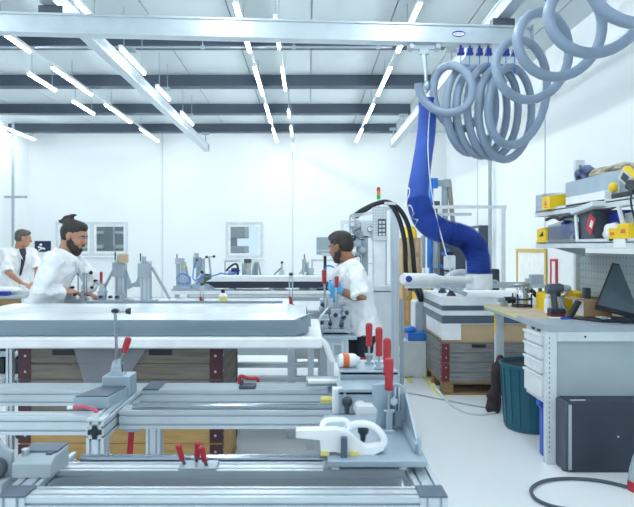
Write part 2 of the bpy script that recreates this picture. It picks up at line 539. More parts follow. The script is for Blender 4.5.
# ------------------------------------------------------------------ lamps, and lamp reflections built as hung strips
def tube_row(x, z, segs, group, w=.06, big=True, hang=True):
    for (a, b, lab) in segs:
        t = thing('tube_lamp_or_reflection', lab, 'lamp', (x, (a + b) / 2, z), group)
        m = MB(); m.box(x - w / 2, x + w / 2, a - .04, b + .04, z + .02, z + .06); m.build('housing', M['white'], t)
        m = MB(); m.tube([(x, a, z + .012), (x, (a + b) / 2, z + .012), (x, b, z + .012)], w * .36, 10); m.build('tube', M['lamp'] if big else M['lamp_reflection'], t)
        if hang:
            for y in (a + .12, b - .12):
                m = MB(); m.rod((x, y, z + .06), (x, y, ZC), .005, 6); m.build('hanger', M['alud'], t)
starts = (-.45, 1.95, 4.35, 6.75, 9.15, 11.55, 13.95)
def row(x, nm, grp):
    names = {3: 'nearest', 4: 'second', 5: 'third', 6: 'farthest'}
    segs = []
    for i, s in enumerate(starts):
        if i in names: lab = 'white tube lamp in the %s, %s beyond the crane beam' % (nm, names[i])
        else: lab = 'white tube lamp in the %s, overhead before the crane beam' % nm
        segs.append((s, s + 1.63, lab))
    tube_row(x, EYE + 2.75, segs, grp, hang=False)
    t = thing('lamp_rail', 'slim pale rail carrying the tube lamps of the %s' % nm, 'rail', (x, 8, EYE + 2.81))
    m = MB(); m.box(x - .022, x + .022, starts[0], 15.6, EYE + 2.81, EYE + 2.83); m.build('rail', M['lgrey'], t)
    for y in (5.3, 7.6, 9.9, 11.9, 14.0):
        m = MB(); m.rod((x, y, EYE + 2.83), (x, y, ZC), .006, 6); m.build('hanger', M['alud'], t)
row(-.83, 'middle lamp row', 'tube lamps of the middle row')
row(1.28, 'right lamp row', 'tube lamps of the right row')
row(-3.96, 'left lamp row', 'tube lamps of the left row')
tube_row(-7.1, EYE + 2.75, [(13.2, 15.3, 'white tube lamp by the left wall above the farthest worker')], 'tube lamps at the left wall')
ord_ = ['nearest', 'second', 'third', 'fourth', 'fifth', 'sixth']
def small(x, z, spans, nm):  # mirror images of lamps in the glass, added as glowing strips on hangers
    tube_row(x, z, [(a, b, '%s short white lamp reflection in the %s' % (ord_[i], nm)) for i, (a, b) in enumerate(spans)], 'short lamp reflections of the ' + nm, .045, False)
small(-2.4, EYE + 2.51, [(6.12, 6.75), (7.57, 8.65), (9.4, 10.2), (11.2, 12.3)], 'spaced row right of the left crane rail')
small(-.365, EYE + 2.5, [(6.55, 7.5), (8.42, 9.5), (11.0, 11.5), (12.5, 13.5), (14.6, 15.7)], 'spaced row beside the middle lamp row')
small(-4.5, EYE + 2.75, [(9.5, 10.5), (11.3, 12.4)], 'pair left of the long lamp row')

# ------------------------------------------------------------------ crane
RZ = EYE + 2.45
def runway(x, d0, d1, label):
    t = thing('crane_rail', label, 'crane rail', (x, d0, RZ))
    m = MB(); m.box(x - .045, x + .045, d0, d1, RZ, RZ + .17); m.box(x - .07, x + .07, d0 + .002, d1 - .002, RZ - .003, RZ + .032); m.box(x - .06, x + .06, d0 + .002, d1 - .002, RZ + .15, RZ + .175)
    m.build('rail', M['alu'], t, bevel=.006)
    for y in (6.5, 8.64, 10.8, 13.0, 15.1):
        if y > d1 + .5 or y < d0: continue
        y = min(y, d1 - .1)
        m = MB(); m.rod((x, y, RZ + .17), (x, y, 4.4), .014, 8); m.box(x - .09, x + .09, y - .06, y + .06, 4.35, 4.4); m.box(x - .05, x + .05, y - .05, y + .05, RZ + .175, RZ + .2)
        m.ball((x, y, RZ + .3), .025, 8, 6); m.build('hanger', M['mgrey'], t)
    m = MB(); m.box(x - .075, x + .075, d1, d1 + .012, RZ - .01, RZ + .18); m.build('end_plate', M['alud'], t)
runway(-2.62, 3.4, 15.2, 'left silver crane rail running away under the ceiling beams')
runway(2.1, 3.4, 14.6, 'right silver crane rail running away above the blue tube')
# the bridge hangs below the two rails
BT = RZ - .09
BZ = lambda x: 6.23 + .072 * x                 # the bridge stands a little askew
bax = V((1, .072, 0)).normalized(); bn_ = V((-.072, 1, 0)).normalized()
def bpt(x, off=0.0, z=0.0):
    return V((x, BZ(x), z)) + bn_ * off
def bbox_(mb, x0, x1, o0, o1, z0, z1):
    mb.prism([bpt(x0, o0, z0), bpt(x1, o0, z0), bpt(x1, o1, z0), bpt(x0, o1, z0)], (0, 0, z1 - z0))
t = thing('crane_bridge', 'silver crane bridge beam crossing the hall under the rails', 'crane beam', (0, BZ(0), BT - .19))
m = MB(); bbox_(m, -4.6, 2.4, -.045, .045, BT - .19, BT); bbox_(m, -4.6, 2.4, -.07, .07, BT - .2, BT - .165); bbox_(m, -4.6, 2.4, -.06, .06, BT - .015, BT + .01)
m.build('beam', M['alu'], t, bevel=.005)
m = MB(); bbox_(m, 2.4, 2.415, -.08, .08, BT - .21, BT + .015); m.build('end_cap', M['alud'], t)
for xx in (-2.62, 2.1):
    m = MB(); bbox_(m, xx - .12, xx + .12, -.05, .05, BT + .01, RZ - .005); m.build('trolley_carriage', M['dgrey'], t)
c = bpt(W(456, 38, 6.4).x, -.048, BT - .095)
m = MB(); m.lathe([(1, 0), (1, .004)], (0, 0, 0), (0, 1, 0), 28)
m.v = [V((c.x + p.x * .072, c.y - .004 + p.y, c.z + p.z * .032)) for p in m.v]
bd = m.build('badge', M['dblue'], t)
m = MB(); m.lathe([(1, 0), (1, .002)], (0, 0, 0), (0, 1, 0), 28)
m.v = [V((c.x + p.x * .062, c.y - .007 + p.y, c.z - .004 + p.z * .019)) for p in m.v]
m.build('badge_face', M['white'], bd)
m = MB(); m.tube(smooth_path([(c.x - .04 + k * .01, c.y - .0075, c.z - .004 + (.006 if k % 2 else -.006)) for k in range(9)], 3), .0022, 5); m.build('badge_mark', M['dblue'], bd)
hx = W(424, 47, 6.32).x; hy = BZ(hx)
t = thing('hoist_trolley', 'silver hoist trolley hanging from the crane bridge above the blue tube', 'trolley', (hx, hy, 3.25))
m = MB(); m.box(hx - .18, hx + .18, hy - .02, hy + .02, BT - .26, BT - .215); m.rod((hx - .14, hy - .06, BT - .235), (hx - .14, hy + .06, BT - .235), .03); m.rod((hx + .14, hy - .06, BT - .235), (hx + .14, hy + .06, BT - .235), .03); m.box(hx - .05, hx + .05, hy - .025, hy + .025, BT - .31, BT - .25)
m.build('carriage', M['alud'], t, bevel=.004)
TP = W(428, 97, hy)
m = MB(); m.tube([(hx, hy, BT - .3), (hx + .015, hy, BT - .45), (hx + .03, hy, TP.z + .05)], [.026, .02, .018], 10); m.ball((hx + .03, hy, TP.z + .12), (.04, .04, .06), 10, 7)
m.build('suspension_rod', M['steel'], t)

# ------------------------------------------------------------------ the hose in loops and its blue carriers
ks = [  # centre x, centre y, half width, half height, depth, one entry for each loop
    (445, 87, 27, 23, 6.04), (453, 93, 20, 27, 6.25), (467, 110, 21, 42, 6.42), (479, 112, 23, 44, 6.45), (489, 111, 22, 45, 6.45), (501, 114, 23, 46, 6.45), (513, 113, 25, 46, 6.4),
    (525, 69, 30, 37, 5.8), (549, 45, 32, 38, 5.1), (584, 22, 36, 39, 4.6), (630, -10, 41, 42, 4.2), (690, -46, 45, 46, 3.8)]
pts = []
N = len(ks) - 1
steps = 30
for i in range(N * steps + 1):
    u = i / steps; k = min(int(u), N - 1); f = u - k
    q = [ks[k][j] * (1 - f) + ks[k + 1][j] * f for j in range(5)]
    th = math.pi * .95 + 2 * math.pi * u        # left side first, then under the bottom, then up on the right
    cx, sy = math.cos(th), math.sin(th)
    pts.append(W(q[0] + q[2] * cx, q[1] - q[3] * sy, q[4] + cx * ((-.13 if u < .9 else -.13 + .38 * min(1, (u - .9) / .7)) if u < 1.6 else (.25 if q[4] > 6 else .18))))
m = MB(); m.tube(pts, .043, 14)
m.build('air_hose', M['hose'], label='thick grey hose hanging in loops from the crane bridge', cat='hose')
first_c = None
for i, px in enumerate((460, 469, 479, 488, 506, 515)):
    p = W(px, 47, 6.38); base = V((p.x, BZ(p.x), BT - .357))
    lab = 'small blue hose carrier under the crane bridge, %s from the hoist trolley' % ['first', 'second', 'third', 'fourth', 'fifth', 'sixth'][i]
    if first_c is None:
        t = thing('hose_carrier', lab, 'hose carrier', base, 'blue hose carriers on the crane bridge')
        m = MB(); m.cbox(base + V((0, 0, .09)), (.055, .06, .07)); m.cbox(base + V((0, 0, .065)), (.075, .05, .025)); m.rod(base + V((0, 0, .1)), base + V((0, 0, .155)), .012); m.build('body', M['dblue'], t, bevel=.004)
        m = MB(); m.rod(base + V((0, 0, .055)), base + V((0, 0, -.13)), .006, 8); m.ball(base + V((0, 0, -.12)), .016, 8, 6); m.build('hook_wire', M['lblue'], t)
        first_c = t
    else: dup(first_c, base, lab)
dup(first_c, V((2.1, 5.2, RZ - .16)), 'blue hose carrier under the right crane rail above the nearer hose loops')

# ------------------------------------------------------------------ vacuum lifter: blue tube, collar, white arm
path = smooth_path([W(428, 104, 6.36), W(426, 135, 6.35), W(421, 170, 6.28), W(418, 196, 6.2), W(424, 217, 6.1), W(437, 229, 6.0), W(455, 234, 5.95), W(470, 241, 5.9), W(477, 255, 5.87), W(479, 276, 5.85)], 14)
t = thing('vacuum_lifter', 'blue ribbed suction tube lifter hanging from the crane trolley, white arm below', 'lifter', (path[-1].x, 5.85, 1.05))
m = MB(); rad = []
prev = 0
for i, p in enumerate(path):
    r = .096 + .022 * min(1, max(0, (i - 20) / 40))
    rad.append(r)
# ribs: more of them where the tube is pushed together
P2, R2 = [], []
for i in range(len(path) - 1):
    amp = .005 if i < 45 else .012
    for k in range(3):
        f = k / 3; P2.append(path[i].lerp(path[i + 1], f)); R2.append(rad[i] + amp * (1, -.2, -1)[k])
P2.append(path[-1]); R2.append(rad[-1])
m.tube(P2, R2, 22)
tb = m.build('lift_tube', M['blue'], t, smooth=60)
m = MB(); m.lathe([(.06, 0), (.105, .01), (.11, .06), (.105, .07)], path[0] - V((0, 0, .02)), (path[0] - path[1]).normalized(), 20); m.build('top_collar', M['dblue'], t)
m = MB(); e = path[-1]; m.lathe([(.12, 0), (.128, .01), (.128, .15), (.11, .16)], V((e.x, e.y, e.z - .13)), (0, 0, 1), 24); m.build('end_collar', M['white'], t)
# lettering wrapped round the tube
fr = frames(path)
def wrap_letter(ch, idx, size, ang0):
    vs, fs = text_verts(ch, size)
    out = []
    L = 0
    for p in vs:
        s = -p.x                                      # reads along the tube
        seg = (path[idx + 1] - path[idx]).length
        q = idx + s / seg; i0 = max(0, min(len(path) - 2, int(q))); f = q - i0
        c = path[i0].lerp(path[i0 + 1], f); tt = fr[i0][0]
        left = V((-1, 0, 0)); left = (left - tt * left.dot(tt)).normalized(); toward = tt.cross(left)
        if toward.y > 0: toward = -toward
        r = rad[i0] + .008
        a = ang0 + p.y / r
        out.append(c + left * (r * math.cos(a)) + toward * (r * math.sin(a)))
    return out, fs
for ch, idx in (('O', 41), ('D', 50), ('N', 56)):
    m = MB(); o_, f_ = wrap_letter(ch, idx, .15, .12); m.add(o_, f_); m.build('letter', M['white'], tb)
# white arm, handle end with a round blue mark
a0 = W(470, 280, 5.75); a1 = W(403, 279, 5.2)
m = MB(); ax = (a1 - a0).normalized()
m.tube([a0, a0.lerp(a1, .45), a0.lerp(a1, .5), a0.lerp(a1, .55), a1 - ax * .02, a1], [.035, .035, .04, .055, .055, .045], 18); m.build('control_arm', M['white'], t)
m = MB(); cc = W(409, 279, 5.12); m.lathe([(.028, 0), (.028, .012)], cc, (0, 1, 0), 18); m.build('arm_mark', M['dblue'], t)
m = MB(); m.tube(smooth_path([W(430, 106, 6.24), W(428, 150, 6.2), W(433, 200, 6.02), W(448, 262, 5.72), W(452, 279, 5.68)], 8), .006, 6); m.build('air_line', M['lgrey'], t)
# ------------------------------------------------------------------ clamps
def toggle(base, yaw, label, arm_ang=90, han_ang=60, arm_len=.16, han_len=.12, grip=.07, gr=.012, grip_mat='red', tip='black', group=None, k=1.0, name='toggle_clamp'):
    """vertical toggle clamp; yaw: heading of its plane, angles above that heading"""
    base = V(base)
    h = V((math.cos(math.radians(yaw)), math.sin(math.radians(yaw)), 0)); s = V((-h.y, h.x, 0)); z = V((0, 0, 1))
    def at(u, w, v=0): return base + h * (u * k) + z * (w * k) + s * (v * k)
    t = thing(name, label, 'clamp', base, group)
    R = Matrix((h, s, z)).transposed()
    m = MB(); m.cbox(at(0, .004), (.07 * k, .05 * k, .008 * k), R)
    for v in (-.013, .013):
        m.prism([at(-.028, .008, v), at(.028, .008, v), at(.018, .065, v), at(-.006, .072, v), at(-.02, .05, v)], s * (.004 * k))
    for u, w in ((0, .052), (-.01, .03), (.012, .03)): m.rod(at(u, w, -.02), at(u, w, .021), .005 * k, 10)
    m.build('bracket', M['steel'], t, bevel=.001)
    a = math.radians(arm_ang); p0 = (0.0, .055); p1 = (math.cos(a) * arm_len, .055 + math.sin(a) * arm_len)
    m = MB()
    for v in (-.008, .008): m.tube([at(*p0, v), at(*p1, v)], [(.012 * k, .003 * k)] * 2, 8)
    arm = m.build('arm', M['steel'], t)
    pa = (-math.sin(a), math.cos(a))
    m = MB(); e = p1
    q0 = (e[0] - pa[0] * -.012, e[1] - pa[1] * -.012); q1 = (e[0] - pa[0] * .05, e[1] - pa[1] * .05)
    m.rod(at(*q0), at(*q1), .005 * k, 8); m.rod(at(*q0), at(q0[0] + (q1[0] - q0[0]) * .2, q0[1] + (q1[1] - q0[1]) * .2), .009 * k, 6)
    m.build('spindle', M['steel'], arm)
    m = MB(); q2 = (e[0] - pa[0] * .068, e[1] - pa[1] * .068); m.tube([at(*q1), at(*q2)], [.011 * k, .016 * k], 10); m.build('rubber_tip', M[tip], arm); m = MB(); m.ball(at(e[0], e[1] + .004), (.02 * k, .016 * k, .012 * k), 10, 6); m.build('end_knob', M[tip], arm)
    b = math.radians(han_ang); c0 = (.014, .045); c1 = (c0[0] + math.cos(b) * han_len, c0[1] + math.sin(b) * han_len)
    m = MB()
    for v in (-.006, .006): m.tube([at(*c0, v), at(*c1, v)], [(.008 * k, .003 * k)] * 2, 8)
    m.rod(at(*c0, -.016), at(*c0, .016), .006 * k, 10)
    hd = m.build('handle', M['steel'], t)
    g0 = (c1[0] - math.cos(b) * .02, c1[1] - math.sin(b) * .02); g1 = (c1[0] + math.cos(b) * grip, c1[1] + math.sin(b) * grip)
    L = V(at(*g1)) - V(at(*g0))
    m = MB(); m.tube([V(at(*g0)) + L * f for f in (0, .04, .15, .5, .85, .95, 1)], [gr * k * q for q in (.75, .95, .9, 1.0, 1.02, .85, .4)], 14); m.build('grip', M[grip_mat], hd)
    return t

# ------------------------------------------------------------------ nearest fixture frame
ZF = .767
PZ = ZF - .04
t = thing('fixture_table', 'silver slotted profile frame closest to the front, dark end caps on its corners', 'fixture table', (-.25, 1.75, 0))
def bar(parent, a, b, w, h, name='crossbar', mt='alu', up=(0, 0, 1)):
    m = MB(); m.profile(a, b, w, h, up); return m.build(name, M[mt], parent)
XA, XB = -.905, .326
bar(t, (XA + .08, 1.76, PZ), (XB, 1.76, PZ), .08, .08)
bar(t, (XA + .08, 1.965, PZ), (XB - .02, 1.965, PZ), .08, .08)
for x, yb in ((XA + .04, 2.1), (XB + .04, 3.06)):
    l = bar(t, (x, 1.755, 0.02), (x, 1.755, ZF), .08, .08, 'leg', up=(0, 1, 0))
    m = MB(); m.box(x - .041, x + .041, 1.714, 1.796, ZF, ZF + .006); m.build('end_cap', M['dplate'], l, bevel=.002)
    m = MB(); m.lathe([(.03, 0), (.03, .012), (.01, .02), (.01, .03)], (x, 1.755, 0), seg=14); m.build('foot', M['black'], l)
    bar(t, (x, 1.796, PZ), (x, yb, PZ), .08, .08, 'side_rail')
for x, y in ((XA + .04, 2.06), (XB + .04, 3.02)):
    l = bar(t, (x, y, .02), (x, y, ZF - .08), .078, .078, 'leg', up=(0, 1, 0))
    m = MB(); m.lathe([(.03, 0), (.03, .012), (.01, .02), (.01, .03)], (x, y, 0), seg=14); m.build('foot', M['black'], l)
bar(t, (XA + .08, 1.76, .22), (XB, 1.76, .22), .04, .04)
bar(t, (XA + .08, 2.06, PZ - .1), (XB, 2.06, PZ - .1), .04, .04)
m = MB(); m.box(XA + .09, XB - .03, 1.82, 1.9, ZF - .085, ZF - .06)
for k in range(20): m.rod((XA + .15 + k * .055, 1.86, ZF - .06), (XA + .15 + k * .055, 1.86, ZF - .05), .012, 10)
m.build('cable_duct', M['black'], t)
# polished guide rail on the second bar
t = thing('linear_guide', 'polished steel guide rail lying behind the second bar of the front frame', 'guide rail', (-.3, 2.03, ZF))
m = MB(); m.box(-.76, .17, 2.014, 2.05, ZF - .06, ZF - .015); m.box(-.76, .17, 2.006, 2.058, ZF - .08, ZF - .06); m.build('support', M['alud'], t)
m = MB(); m.rod((-.78, 2.032, ZF), (.17, 2.032, ZF), .015, 18); m.build('shaft', M['chrome'], t)

# block clamped on the left rail
a = (-.93, -.80)
t = thing('stop_block', 'grey metal stop block on the left rail of the front frame', 'block', (-.865, 1.93, ZF))
m = MB(); m.prism([(-.935, 1.86, ZF), (-.935, 1.86, ZF + .045), (-.935, 1.89, ZF + .06), (-.935, 2.0, ZF + .06), (-.935, 2.0, ZF)], (.125, 0, 0)); m.build('body', M['mgrey'], t, bevel=.003)
m = MB(); m.box(-.93, -.815, 1.92, 2.005, ZF + .06, ZF + .067); m.build('top_plate', M['dplate'], t, bevel=.002)
m = MB(); m.box(-.845, -.825, 1.9, 1.92, ZF + .05, ZF + .065); m.build('latch', M['dgrey'], t)
m = MB(); m.rod((-.91, 1.9, ZF + .058), (-.91, 1.9, ZF + .08), .012, 8); m.build('bolt', M['steel'], t)
t = thing('stop_bracket', 'pale grey bracket with round stop beside the stop block at the left edge', 'bracket', (-.98, 1.85, ZF))
m = MB(); m.prism([(-1.06, 1.88, ZF), (-.945, 1.88, ZF), (-.945, 1.88, ZF + .075), (-.97, 1.88, ZF + .09), (-1.0, 1.88, ZF + .13), (-1.06, 1.88, ZF + .13)], (0, .02, 0)); m.box(-1.06, -.945, 1.82, 2.0, ZF - .03, ZF); m.build('body', M['mgrey'], t, bevel=.003)
m = MB(); m.lathe([(.03, 0), (.03, .03), (.02, .035)], (-.985, 1.88, ZF + .03), (0, -1, 0), 16); m.build('round_stop', M['dgrey'], t)

# three red handles on a small plate
t = thing('clamp_plate', 'grey plate with three upright red lever grips on the front frame', 'clamp', (-.36, 1.93, ZF))
m = MB(); m.box(-.425, -.3, 1.925, 2.0, ZF, ZF + .008); m.build('plate', M['plate'], t, bevel=.002)
for x, y, tx, ln in ((-.41, 1.96, -.022, .055), (-.375, 1.985, .004, .055), (-.335, 1.95, -.018, .052)):
    m = MB(); m.rod((x, y, ZF + .008), (x + tx * .35, y, ZF + .025), .006, 8); l = m.build('lever', M['dgrey'], t)
    m = MB(); p = V((x + tx * .3, y, ZF + .02)); q = V((x + tx, y, ZF + .02 + ln)); m.tube([p, p.lerp(q, .1), p.lerp(q, .5), p.lerp(q, .9), q], [.007, .01, .009, .011, .006], 12); m.build('grip', M['red'], l)

# ------------------------------------------------------------------ second fixture frame
t = thing('fixture_table', 'silver slotted profile frame standing behind the front frame, before the wooden crates', 'fixture table', (-.5, 2.8, 0))
PW = .074
bar(t, (-1.72, 3.08, PZ), (.285, 3.08, PZ), .16, .08)
bar(t, (-.84, 2.68, PZ), (.285, 2.68, PZ), .12, .08)
bar(t, (-1.72, 2.575, PZ), (-.925, 2.575, PZ), .08, .08)
m = MB(); m.profile((-.885, 2.45, PZ), (-.885, 3.0, PZ), PW, .08); sr = m.build('side_rail', M['alu'], t)
# cross shaped cover in the open end of the rail
m = MB(); cy = 2.448; g = [(-.014, -.014)]
m.box(-.913, -.857, cy - .004, cy, PZ - .01, PZ + .01); m.box(-.895, -.875, cy - .0045, cy - .0005, PZ - .029, PZ + .029); m.ball((-.885, cy - .002, PZ), (.02, .004, .02), 10, 6); m.build('end_cap', M['black'], sr)
for x, y in ((-.885, 2.487), (-.80, 3.08), (-1.68, 2.575), (-1.68, 3.08)):
    top = ZF - .08 if x != -.80 else ZF
    l = bar(t, (x, y, .02), (x, y, top), PW, PW, 'leg', up=(0, 1, 0))
    m = MB(); m.lathe([(.03, 0), (.03, .012), (.01, .02), (.01, .03)], (x, y, 0), seg=14); m.build('foot', M['black'], l)
    if x == -.80:
        m = MB(); m.box(x - .04, x + .04, y - .085, y + .085, ZF, ZF + .008); m.build('end_cap', M['dplate'], l)
m = MB(); m.rod((-.78, 2.62, ZF + .02), (.25, 2.62, ZF + .02), .013, 16); m.build('guide_shaft', M['chrome'], t)
bar(t, (-.84, 2.49, .25), (.285, 2.49, .25), .04, .04)

# block and angle plate on the second frame's left rail, open clamp on top
t = thing('mounting_block', 'grey L shaped mounting block on the second frame under the tall toggle clamp', 'block', (-.9, 2.85, ZF))
m = MB(); m.box(-1.0, -.865, 2.86, 2.98, ZF, ZF + .1); m.build('body', M['plate'], t, bevel=.004)
m = MB(); m.prism([(-1.06, 2.66, ZF), (-.9, 2.66, ZF), (-.875, 2.86, ZF), (-1.0, 2.86, ZF)], (0, 0, .05)); b_ = m.build('foot_plate', M['plate'], t, bevel=.003)
m = MB(); m.prism([(-1.05, 2.665, ZF + .05), (-.905, 2.665, ZF + .05), (-.88, 2.855, ZF + .05), (-1.0, 2.855, ZF + .05)], (0, 0, .006)); m.build('pad', M['dplate'], t)
toggle((-.945, 2.92, ZF + .1), 0, 'open toggle clamp with upright steel arm, black tip and red grip before the crates', 92, 72, .23, .075, .055, .015, group=None, k=1.08)
t = thing('push_clamp', 'push clamp with a pink lever lying on the end of the second frame', 'clamp', (-.9, 2.5, ZF))
m = MB(); m.box(-.925, -.85, 2.46, 2.53, ZF, ZF + .012); m.box(-.9, -.875, 2.47, 2.52, ZF + .012, ZF + .03); m.build('body', M['lgrey'], t, bevel=.002)
m = MB(); m.tube([(-.89, 2.49, ZF + .028), (-.9, 2.49, ZF + .042), (-.95, 2.49, ZF + .056), (-.99, 2.49, ZF + .052)], [.01, .009, .008, .008], 10); m.build('grip', M['pink'], t)
m = MB(); m.tube([(-.985, 2.49, ZF + .053), (-1.015, 2.49, ZF + .05)], [.007, .008], 8); m.build('rubber_tip', M['white'], t)
# low red clamp on the rear bar and red upright handle under it
t = thing('hinged_clamp', 'low clamp with red bow handle on the rear bar of the second frame', 'clamp', (-.3, 3.06, ZF))
m = MB(); m.box(-.355, -.27, 3.02, 3.1, ZF, ZF + .016); m.box(-.345, -.335, 3.04, 3.07, ZF, ZF + .04); m.build('body', M['dgrey'], t, bevel=.002)
m = MB(); m.tube(smooth_path([(-.355, 3.05, ZF + .02), (-.35, 3.05, ZF + .06), (-.31, 3.05, ZF + .05), (-.262, 3.05, ZF + .048), (-.258, 3.05, ZF + .03)], 6), .009, 10); m.build('grip', M['red'], t)
t = thing('stop_bar', 'red upright rod on the second frame in front of the lower crate boards', 'rod', (-.83, 2.7, ZF - .2))
m = MB(); m.cbox((-.8, 2.66, ZF - .16), (.026, .012, .12), Matrix.Rotation(.07, 3, 'Y')); m.build('rod', M['red'], t, bevel=.003)
m = MB(); m.box(-.82, -.76, 2.64, 2.7, ZF - .1, ZF - .08); m.build('clip', M['alud'], t)

# ------------------------------------------------------------------ clamping jig on the right rail
ZB_ = .808
jig = thing('clamping_jig', 'pale steel clamping jig of upright plates and a base plate on the front frame', 'jig', (.2, 2.2, ZF))
m = MB(); m.box(.064, .386, 1.9, 2.42, ZB_ - .022, ZB_); bp = m.build('base_plate', M['plate'], jig, bevel=.003)
m = MB(); m.box(.05, .33, 1.925, 2.0, ZF - .0, ZF + .006); m.build('foot_plate', M['alud'], jig)
m = MB(); m.box(.115, .285, 1.93, 1.99, ZF + .006, ZB_ - .022); m.build('carriage', M['nblack'], jig)
for x in (.09, .31):
    m = MB(); m.rod((x, 1.93, ZF + .006), (x, 1.93, ZB_ - .022), .014, 14); m.build('standoff', M['white'], jig)
m = MB(); m.prism([(.255, 2.24, ZB_), (.375, 2.24, ZB_), (.375, 2.24, ZB_ + .155), (.345, 2.24, ZB_ + .17), (.245, 2.24, ZB_ + .165), (.245, 2.24, ZB_ + .09), (.265, 2.24, ZB_ + .07)], (0, .022, 0)); m.build('upright_plate', M['plate'], jig, bevel=.003)
m = MB(); m.box(.355, .375, 1.97, 2.24, ZB_, ZB_ + .03); m.box(.365, .375, 1.95, 1.97, ZB_, ZB_ + .055); m.build('side_strip', M['plate'], jig, bevel=.002)
m = MB(); m.prism([(.375, 2.0, ZB_ + .03), (.375, 2.24, ZB_ + .14), (.375, 2.24, ZB_ + .03)], (-.008, 0, 0)); m.build('gusset', M['plate'], jig)
# two cross plates further back with a deck behind them
m = MB(); m.box(.13, .4, 2.5, 2.52, ZB_ - .02, ZB_ + .085); m.box(.13, .4, 2.5, 2.72, ZB_ + .06, ZB_ + .075); m.build('cross_plate', M['plate'], jig, bevel=.003)
m = MB(); m.box(.15, .42, 2.75, 2.77, ZF, ZB_ + .11); m.box(.15, .42, 2.75, 3.05, ZB_ + .09, ZB_ + .105); m.build('cross_plate', M['plate'], jig, bevel=.003)
m = MB(); m.box(.1, .32, 2.45, 3.1, ZF, ZF + .012); m.build('deck_plate', M['alud'], jig)
m = MB(); m.box(.105, .15, 2.53, 2.575, ZF + .012, ZB_ + .08); m.build('column', M['white'], jig, bevel=.004)
m = MB(); m.rod((.22, 2.48, ZB_ + .01), (.22, 2.5, ZB_ + .01), .03, 12); m.box(.2, .29, 2.44, 2.5, ZB_ - .02, ZB_ + .03); m.build('slide_block', M['white'], jig, bevel=.004)
for x, z in ((.155, ZB_ + .06), (.34, ZB_ - .0), (.375, ZB_ + .075), (.3, ZB_ + .1)):
    m = MB(); m.rod((x, 2.5, z), (x, 2.475, z), .011, 10); m.build('screw', M['steel'], jig)
m = MB(); m.lathe([(.006, 0), (.006, .015), (.016, .02), (.018, .04), (.012, .048)], (.16, 2.5, ZB_ + .03), (0, -1, .2), 10); m.build('star_knob', M['nblack'], jig)
m = MB(); m.prism([(-.01, 2.95, ZF + .03), (.11, 2.95, ZF + .03), (.16, 2.95, ZF + .0), (.16, 2.95, ZF + .06), (-.01, 2.95, ZF + .06)], (0, .1, 0)); m.build('flat_arm', M['plate'], jig, bevel=.003)
m = MB(); m.box(.0, .3, 2.88, 2.93, ZF + .06, ZF + .075); m.build('cover_strip', M['white'], jig, bevel=.003)
m = MB(); m.box(.06, .12, 2.74, 2.8, ZF + .0, ZF + .02); m.build('pad', M['yellow2'], jig)
# curved white clamp arm with a ring and black pins
def PX(px, py, d): return W(px, py, d)
dA = 1.955
arm = [(296, 438), (296, 431), (318, 430.5), (336, 430), (346, 432), (354, 437), (360, 444), (367, 448), (382, 446), (384, 450), (372, 456), (358, 459), (346, 456), (336, 452), (321, 452), (320, 440)]
m = MB(); m.prism([PX(x, y, dA) for x, y in arm], (0, .045, 0)); wa = m.build('clamp_arm', M['white'], jig)
m = MB(); rp = [PX(345, 437, dA + .06), PX(347, 428, dA + .06), PX(357, 424, dA + .05), PX(370, 425, dA + .04), PX(380, 432, dA + .03), PX(384, 441, dA + .03), PX(380, 449, dA + .03)]
m.tube(smooth_path(rp, 6), .012, 10); m.build('ring_arm', M['white'], jig)
m = MB(); m.tube(smooth_path([PX(322, 430, dA + .03), PX(324, 422, dA + .05), PX(334, 420, dA + .06), PX(346, 421, dA + .06), PX(349, 430, dA + .05)], 6), .01, 10); m.build('bow_arm', M['white'], jig)
m = MB(); b0 = PX(344, 455, dA - .02); m.rod((b0.x, dA - .02, ZB_), (b0.x, dA - .02, PX(344, 437, dA - .02).z), .011, 14); m.build('pin', M['dplate'], jig)
for px, py, dd in ((363, 434, dA + .1), (347, 406, 2.2)):
    c = PX(px, py, dd); m = MB(); m.lathe([(.008, -.03), (.012, 0), (.019, .008), (.02, .026), (.013, .034)], c, (0, -.3, 1), 12); m.build('star_knob', M['nblack'], jig)
for px, py in ((325, 452), (354, 455)):
    c = PX(px, py, dA); m = MB(); m.box(c.x - .014, c.x + .014, dA - .008, dA + .052, ZB_, ZB_ + .012); m.build('pad', M['yellow2'], jig)
for px, y in ((395, 2.23), (399, 2.23)):
    c = PX(px, 405, y); m = MB(); m.rod((c.x, y, ZB_ + .07), (c.x, y, ZB_ + .16), .007, 10); m.build('rod', M['steel'], jig)
c = PX(393, 400, 2.22); m = MB(); m.rod((c.x, 2.24, c.z), (c.x, 2.2, c.z), .016, 6); m.build('bolt', M['steel'], jig)
c = PX(393, 440, 2.22); m = MB(); m.box(c.x - .006, c.x + .006, 2.205, 2.24, ZB_ + .02, ZB_ + .12); m.build('guide_strip', M['dplate'], jig)
